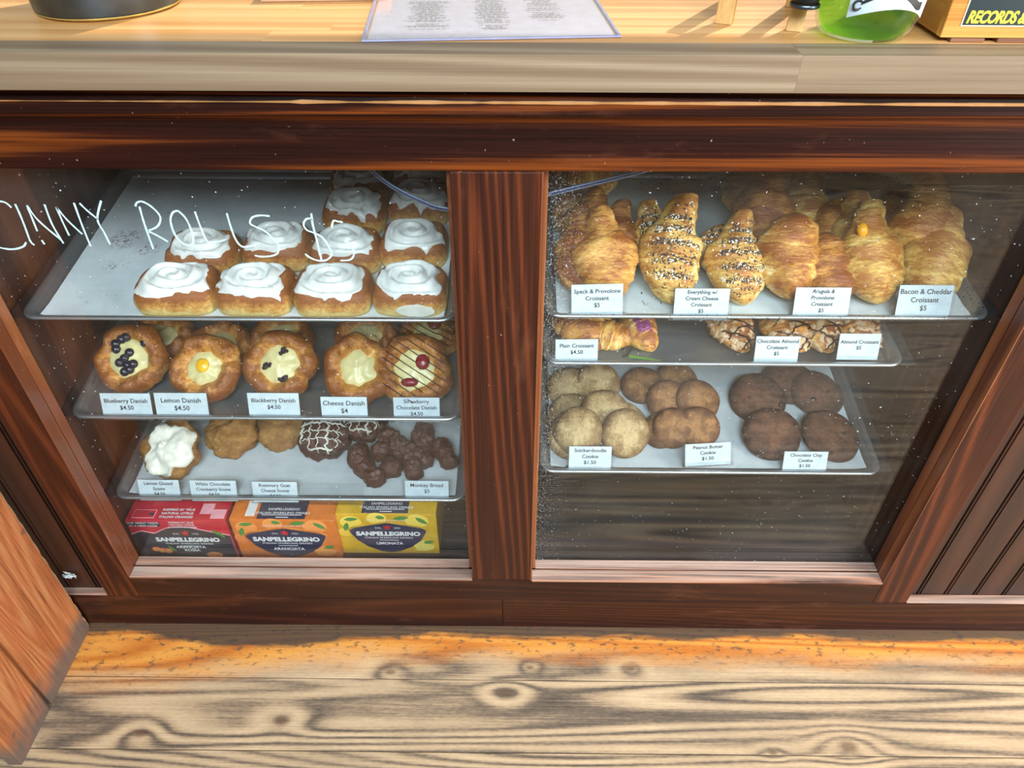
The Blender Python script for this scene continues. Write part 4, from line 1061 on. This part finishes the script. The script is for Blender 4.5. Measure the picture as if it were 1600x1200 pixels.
        flat('fruit_slice', [(.050*k, .030), (.062*k, .040), (.072*k, .048), (.082*k, .036), (.094*k, .030), (.090*k, .018), (.074*k, .012), (.056*k, .014)], 4, pulp)
        flat('fruit_slice', [(.058*k, .028), (.071*k, .045), (.078*k, .034), (.070*k, .020)], 5, M['wht'] if kind == 'x' else pulp)
        pn = top('top_panel', -wd*.24, wd*.22, .003, .06, M['navy']); top('top_line', -wd*.20, wd*.18, .012, .013, M['wht'], 2); top('top_line', -wd*.06, wd*.06, .006, .0075, M['wht'], 2)
        lettering('top_print', ['SANPELLEGRINO', 'ITALIAN SPARKLING DRINKS'], .0085, M['wht'], o, T((0, .022, ht+.0013)), bold=.0001)
        if kind == 'orange': top('top_patch', -wd*.36, -wd*.27, .010, .05, M['wht'])
        lettering('tagline', ['INSPIRED BY TRUE NATURAL CITRUS'], .0052, M['wht'], o, T((0, -.0014, ht*.865)) @ STAND)
        sx = 0
    Dp = -.0026
    zt = ht*.70 if kind != 'red' else ht*.695
    st = MB().prism(star_pts(.0088*k, sx, zt), Dp-.0006, Dp+.0008, 'xz').build('star', M['star_red'], o)
    lettering('since', ['DAL'], .0072, M['wht'], o, T((sx-.019*k, Dp, zt-.002)) @ STAND); lettering('since', ['1932'], .0072, M['wht'], o, T((sx+.020*k, Dp, zt-.002)) @ STAND)
    lettering('brand_lettering', ['SANPELLEGRINO'], .0172*k, M['wht'], o, T((sx, Dp, zt-.021)) @ STAND, bold=.0009, spacing=1.02)
    lettering('subtitle', ['ITALIAN SPARKLING DRINKS'], .0068*k, M['wht'], o, T((sx, Dp, zt-.0335)) @ STAND, bold=.0001, spacing=1.15)
    MB().box(sx-.02, sx+.02, Dp-.0002, Dp+.0004, zt-.0415, zt-.0408).build('rule_line', M['wht'], o)
    lettering('flavour', flavour, .0110*k, M['wht'], o, T((sx, Dp, zt-.052 if len(flavour) == 1 else zt-.050)) @ STAND, bold=.0003, lead=.95)
M['c_fruit_o'] = fade('printed_orange_fruit', 'd5562e', 'ee9a50', 0, .13); M['c_fruit_y'] = fade('printed_lemon_fruit', 'd9a418', 'efd25a', 0, .13)
def cx_at(px, py, y): return at_y(px, py, y)
a, b = at_y(194, 813, .10), at_y(351, 814, .10); carton(a.x, b.x, .10, a.z, 'red', M['c_red'], 'red carton of drink cans with charcoal label, leftmost on the case floor', ['ARANCIATA', 'ROSSA'], 'red')
a, b = at_y(357, 812, .10), at_y(521, 812, .10); carton(a.x, b.x, .10, a.z, 'orange', M['c_orange'], 'orange carton of drink cans with navy label, middle one on the case floor', ['ARANCIATA'], 'orange')
a, b = at_y(523, 803, .115), at_y(681, 803, .115); carton(a.x, b.x, .115, a.z, 'yellow', M['c_yellow'], 'yellow carton of lemon drink cans, rightmost on the case floor', ['LIMONATA'], 'yellow')

# ================================================================== things on the countertop
# dark steel bowl
C0 = at_z(158, 0, CT); bm_ = MB()
bf_ = at_z(140, 36, CT); bc = Vector((bf_.x-.012, bf_.y+.0835, CT))
o = empty('steel_bowl', T(bc), 'dark steel bowl with a worn brassy bottom edge on the left of the counter', 'bowl')
bm_.lathe([(0, .0002), (.078, .0004), (.083, .0025), (.0845, .006), (.087, .03), (.091, .07), (.094, .115), (.092, .117), (.089, .07), (.085, .03), (.081, .008), (0, .006)], 64); bm_.build('bowl_body', M['dark_steel'], o, smooth=True)
m = MB(); m.lathe([(.0805, .0006), (.0836, .0018), (.0850, .0036), (.0845, .0042), (.083, .003)], 64); m.build('brass_rim', M['gold_edge'], o, smooth=True)
# laminated menu
q = [at_z(564.5, 67, CT), at_z(971, 59.5, CT)]; ax = (q[1]-q[0]).normalized(); wd = (q[1]-q[0]).length; ay = Vector((-ax.y, ax.x, 0))
mm = Matrix(((ax.x, ay.x, 0, q[0].x), (ax.y, ay.y, 0, q[0].y), (0, 0, 1, CT+.0003), (0, 0, 0, 1)))
o = empty('menu_sheet', mm, 'laminated menu sheet with small print lying on the counter edge', 'menu')
ML = .36
M['paper'] = plain('menu_paper', 'cfcbd2', .5)
MB().box(.006, wd-.006, .006, ML, 0, .0008).build('paper', M['paper'], o)
MB().box(0, wd, 0, ML+.006, .0010, .0019).build('laminate_film', M['laminate'], o, .0004)
M['lam_edge'] = plain('laminate_edge', '8a8aa6', .3)
e = MB(); e.box(0, wd, 0, .0035, .0004, .0024); e.box(0, .0035, .0036, ML, .0004, .0024); e.box(wd-.0035, wd, .0036, ML, .0004, .0024); e.build('laminate_edge', M['lam_edge'], o, .0005)
rs = random.Random(5); pr = MB()
def col(xc, y0, y1, wmax):
    y = y1
    while y > y0:
        if rs.random() < .16: y -= .006
        wl = wmax*rs.uniform(.35, 1); x = xc-wl/2
        while x < xc+wl/2:
            l = rs.uniform(.003, .011); pr.box(x, min(x+l, xc+wl/2), y-.0017, y, .00095, .00099); x += l+.0016
        y -= .0042
col(wd*.245, .050, .35, .055); col(wd*.515, .040, .35, .048); col(wd*.745, .075, .35, .052)
tag(pr.build('small_print', M['ink'], o), kind='stuff')
# wooden stand with a black foot cup
L1a, L1b, L2a, L2b = (at_z(*p, CT) for p in ((1116, 37), (1142, 40), (1227, 49), (1252, 51)))
o = empty('wooden_stand', T(((L1a.x+L2b.x)/2, (L1a.y+L2b.y)/2, CT)), 'small pale wooden stand with square legs beside the green bottle', 'stand')
org = Vector(((L1a.x+L2b.x)/2, (L1a.y+L2b.y)/2, CT))
def leg(a, b, tx, ty, h=.17):
    d = (b-a); d.z = 0; wv = d.length; d.normalize(); n = Vector((-d.y, d.x, 0)); a = a-org; v = []
    for z, ox, oy in ((0.0003, 0, 0), (h, tx, ty)):
        for s, t_ in ((0, 0), (1, 0), (1, 1), (0, 1)): v.append(a+d*wv*s+n*.012*t_+Vector((ox, oy, z)))
    MB().add(v, [(3, 2, 1, 0), (4, 5, 6, 7), (0, 1, 5, 4), (1, 2, 6, 5), (2, 3, 7, 6), (3, 0, 4, 7)]).build('leg', M['pine'], o, .0008)
leg(L1a, L1b, .012, .03); leg(L2a, L2b, .020, .035)
sh = Vector((.03, .11, 0)); leg(L1a+sh, L1b+sh, .006, -.02); leg(L2a+sh, L2b+sh, .006, -.02)
pt = at_y(1253, 0, L2a.y-.004)
m = MB(); m.lathe([(0, 0), (.008, .001), (.013, .005), (.015, .012), (.015, .022), (.0155, .024), (0, .024)], 28); m.build('black_cup', M['black'], o, smooth=True, mw=T(pt-org+Vector((0, -.012, -.006))))
m = MB(); m.lathe([(.0152, .004), (.0162, .005), (.0162, .007), (.0155, .008)], 28); m.build('steel_ring', M['dark_steel'], o, smooth=True, mw=T(pt-org+Vector((0, -.012, -.008))))
m = MB(); a = (L1a+L1b)/2-org; b = (L2a+L2b)/2-org
m.box(a.x+.012, b.x+.016, a.y+.03, a.y+.042, .135, .150); m.build('crossbar', M['pine'], o)
# round green bottle
bc = (at_z(1290, 58, CT)+at_z(1412, 58, CT))/2; bc.y += .0145
o = empty('soap_bottle', T((bc.x, bc.y, CT)), 'round clear bottle of bright green liquid with a white label', 'bottle')
pr_ = [(0, .0006), (.040, .0006), (.046, .003), (.0505, .010), (.0545, .024), (.0555, .040), (.054, .060), (.050, .085), (.040, .110), (.026, .125), (.018, .135), (.018, .16)]
m = MB(); m.lathe(pr_, 56); m.build('bottle_glass', M['green_glass'], o, smooth=True)
m = MB(); m.lathe([(0, .003)]+[(r-.003, z+.002) for r, z in pr_[1:6]]+[(.0515, .050), (0, .050)], 48); m.build('green_liquid', M['green_liquid'], o, smooth=True)
def patch(z0f, z1f, a0, a1, off, n=26):
    v = []; f = []
    def rad(z):
        for (r0, z0), (r1, z1) in zip(pr_, pr_[1:]):
            if z0 <= z <= z1 and z1 > z0: return r0+(r1-r0)*(z-z0)/(z1-z0)
        return .05
    for i in range(n+1):
        a = R(a0+(a1-a0)*i/n)
        for k in range(5):
            z = z0f(i/n)+(z1f(i/n)-z0f(i/n))*k/4; r = rad(z)+off; v.append((r*math.sin(a), -r*math.cos(a), z))
    for i in range(n):
        for k in range(4): f.append((i*5+k, (i+1)*5+k, (i+1)*5+k+1, i*5+k+1))
    return v, f
v, f = patch(lambda t: .026+.014*math.sin(math.pi*t)-.006*t, lambda t: .115, -42, 62, .0008)
lb = link('label', mesh_from('label', v, f, M['card'], True), o)
v, f = patch(lambda t: .040+.016*math.sin(math.pi*min(1, t*1.1))*.8-.006*t, lambda t: .043+.017*math.sin(math.pi*min(1, t*1.1))*.8-.001*t, -30, 40, .0014)
link('drawn_line', mesh_from('drawn_line', v, f, M['ink'], True), lb)
m = MB(); m.tube([( .0565*math.sin(R(-33)+.0)+.0045*math.cos(a), -.0565*math.cos(R(-33)), .0395+.0045*math.sin(a)) for a in [i*math.pi/8 for i in range(17)]], .0013, 5); m.build('drawn_ring', M['ink'], lb)
# slatted-foot crate with a printed panel
fl = at_z(1466, 66, CT); org = Vector((fl.x, fl.y, CT))
o = empty('record_crate', T(org) @ Matrix.Rotation(R(-1.0), 4, 'Z'), 'small honey pine crate with a printed records and tapes panel, right end of the counter', 'crate')
bz = at_y(1530, 59, fl.y).z-CT; CW, CH, CD = .30, .16, .20
MB().box(0, CW, 0, .012, bz, CH).build('front_board', M['crate'], o, .0012)
MB().box(.0005, .012, .0125, CD, bz, CH).build('side_board', M['crate_y'], o, .001)
MB().box(CW-.012, CW, .0125, CD, bz, CH).build('side_board', M['crate_y'], o, .001)
MB().box(.0125, CW-.0125, CD-.012, CD, bz, CH).build('back_board', M['crate'], o, .001)
MB().box(.0125, CW-.0125, .0125, CD-.0125, bz, bz+.008).build('crate_floor', M['crate'], o)
for x0 in (.012, .062, .112, .162, .212, .262): MB().box(x0, x0+.036, -.0005, CD, .0003, bz-.0003).build('foot_slat', M['slat_dark'], o, .0006)
M['lab_dark'] = plain('printed_dark_green', '14262a', .4); M['lab_yel'] = plain('printed_yellow', 'e6d63a', .45); M['lab_green'] = plain('printed_leaf_green_bright', '2f8a5a', .45); M['lab_gold'] = plain('printed_ray_gold', 'c9b04a', .45); M['lab_line'] = plain('printed_cream_line', 'd8cbb0', .5)
zz_ = lambda py: at_y(1530, py, fl.y).z-CT
px0, px1, pz0, pz1 = .0185, CW-.019, zz_(38.5), .15

MB().box(px0-.0015, px1+.0015, -.0006, .0002, pz0-.0015, pz1+.0015).build('panel_border', M['lab_line'], o)
pn = MB().box(px0, px1, -.0012, -.0003, pz0, pz1).build('printed_panel', M['lab_dark'], o)
tx = lettering('panel_lettering', ['RECORDS & TAPES'], .0165, M['lab_yel'], pn, T((px0+.050, -.0014, zz_(27))) @ STAND @ Matrix.Diagonal((.74, 1, 1, 1)), bold=.0006, shear=.18, spacing=.92)
cx0 = px0+.068
m = MB(); m.prism([(cx0+.062*math.cos(a), pz0+.085-.058*math.sin(a)) for a in [math.pi*i/20 for i in range(21)]], -.0017, -.0011, 'xz'); m.build('ray_disc', M['lab_green'], pn)
for k in range(10):
    a0 = math.pi*(k+.15)/10; a1 = math.pi*(k+.65)/10
    MB().prism([(cx0, pz0+.085), (cx0+.062*math.cos(a0), pz0+.085-.058*math.sin(a0)), (cx0+.062*math.cos(a1), pz0+.085-.058*math.sin(a1))], -.0021, -.0016, 'xz').build('ray', M['lab_gold'], pn)
MB().prism([(px0+.001, pz0+.040), (px0+.024, pz0+.040), (px0+.030, pz0+.05), (px0+.018, pz0+.07), (px0+.001, pz0+.07)], -.0018, -.0011, 'xz').build('green_corner', M['lab_green'], pn)
# folded kraft card at the far side of the bowl
P = at_z(420, 4, CT); m = MB(); m.box(0, .16, 0, .14, .0004, .018)
M['kraft'] = plain('kraft_card', 'b58a6a', .7)
o = m.build('cardboard_sleeve', M['kraft'], bevel=.001, mw=T((P.x-.01, P.y+.0, CT)) @ Matrix.Rotation(R(4), 4, 'Z')); tag(o, 'flat brown cardboard sleeve lying between the bowl and the menu', 'cardboard')

# ================================================================== plank end panel on the left
o = empty('plank_panel', T((-.885, -.14, 0)), 'worn orange vertical plank panel standing on the floor at lower left', 'panel')
def plank(y0, y1, xf, rough_edge, bot):
    v = []; f = []; n = 70; H = 1.02; col_ = []
    for i in range(n+1):
        z = bot+(H-bot)*(i/n)**1.6; e = (.003*nz(z*40, 1)+.0025*nz(z*120, 4)) if rough_edge else 0
        yy = y1+e-(0 if not rough_edge else 0)
        v += [(xf, y0, z), (xf, yy-.010, z), (xf-.007-abs(e)*.6, yy-.001, z), (xf-.024, yy, z), (xf-.024, y0, z)]
    for i in range(n):
        for k in range(5): f.append((5*i+k, 5*i+(k+1) % 5, 5*i+5+(k+1) % 5, 5*i+5+k))
    f += [(0, 1, 2, 3, 4), tuple(range(5*n, 5*n+5))]
    me = mesh_from('plank', v, f, M['plank_panel']); me.materials.append(M['plank_edge'])
    if rough_edge:
        for p in me.polygons:
            if len(p.vertices) == 4 and sorted(i % 5 for i in p.vertices) in ([1, 1, 2, 2], [2, 2, 3, 3]): p.material_index = 1
    ob = link('plank', me, o); ob.matrix_local = T((.885, .14, 0)); return ob
plank(-.1745, -.004, -.884, True, .0006)
plank(-.287, -.1757, -.8825, False, .0006)
# lint caught in the dark gap
m = MB(); rs = random.Random(2); c0 = at_y(108, 900, .012)
for k in range(16):
    P = [c0+Vector((rs.gauss(0, .006), rs.uniform(-.004, .004), rs.gauss(0, .004))) for _ in range(4)]
    m.tube(smooth_line(P, 3), .0006, 4)
o = m.build('lint_tuft', M['white_dust']); tag(o, 'pale tuft of lint caught in the dark gap beside the plank panel', 'lint')
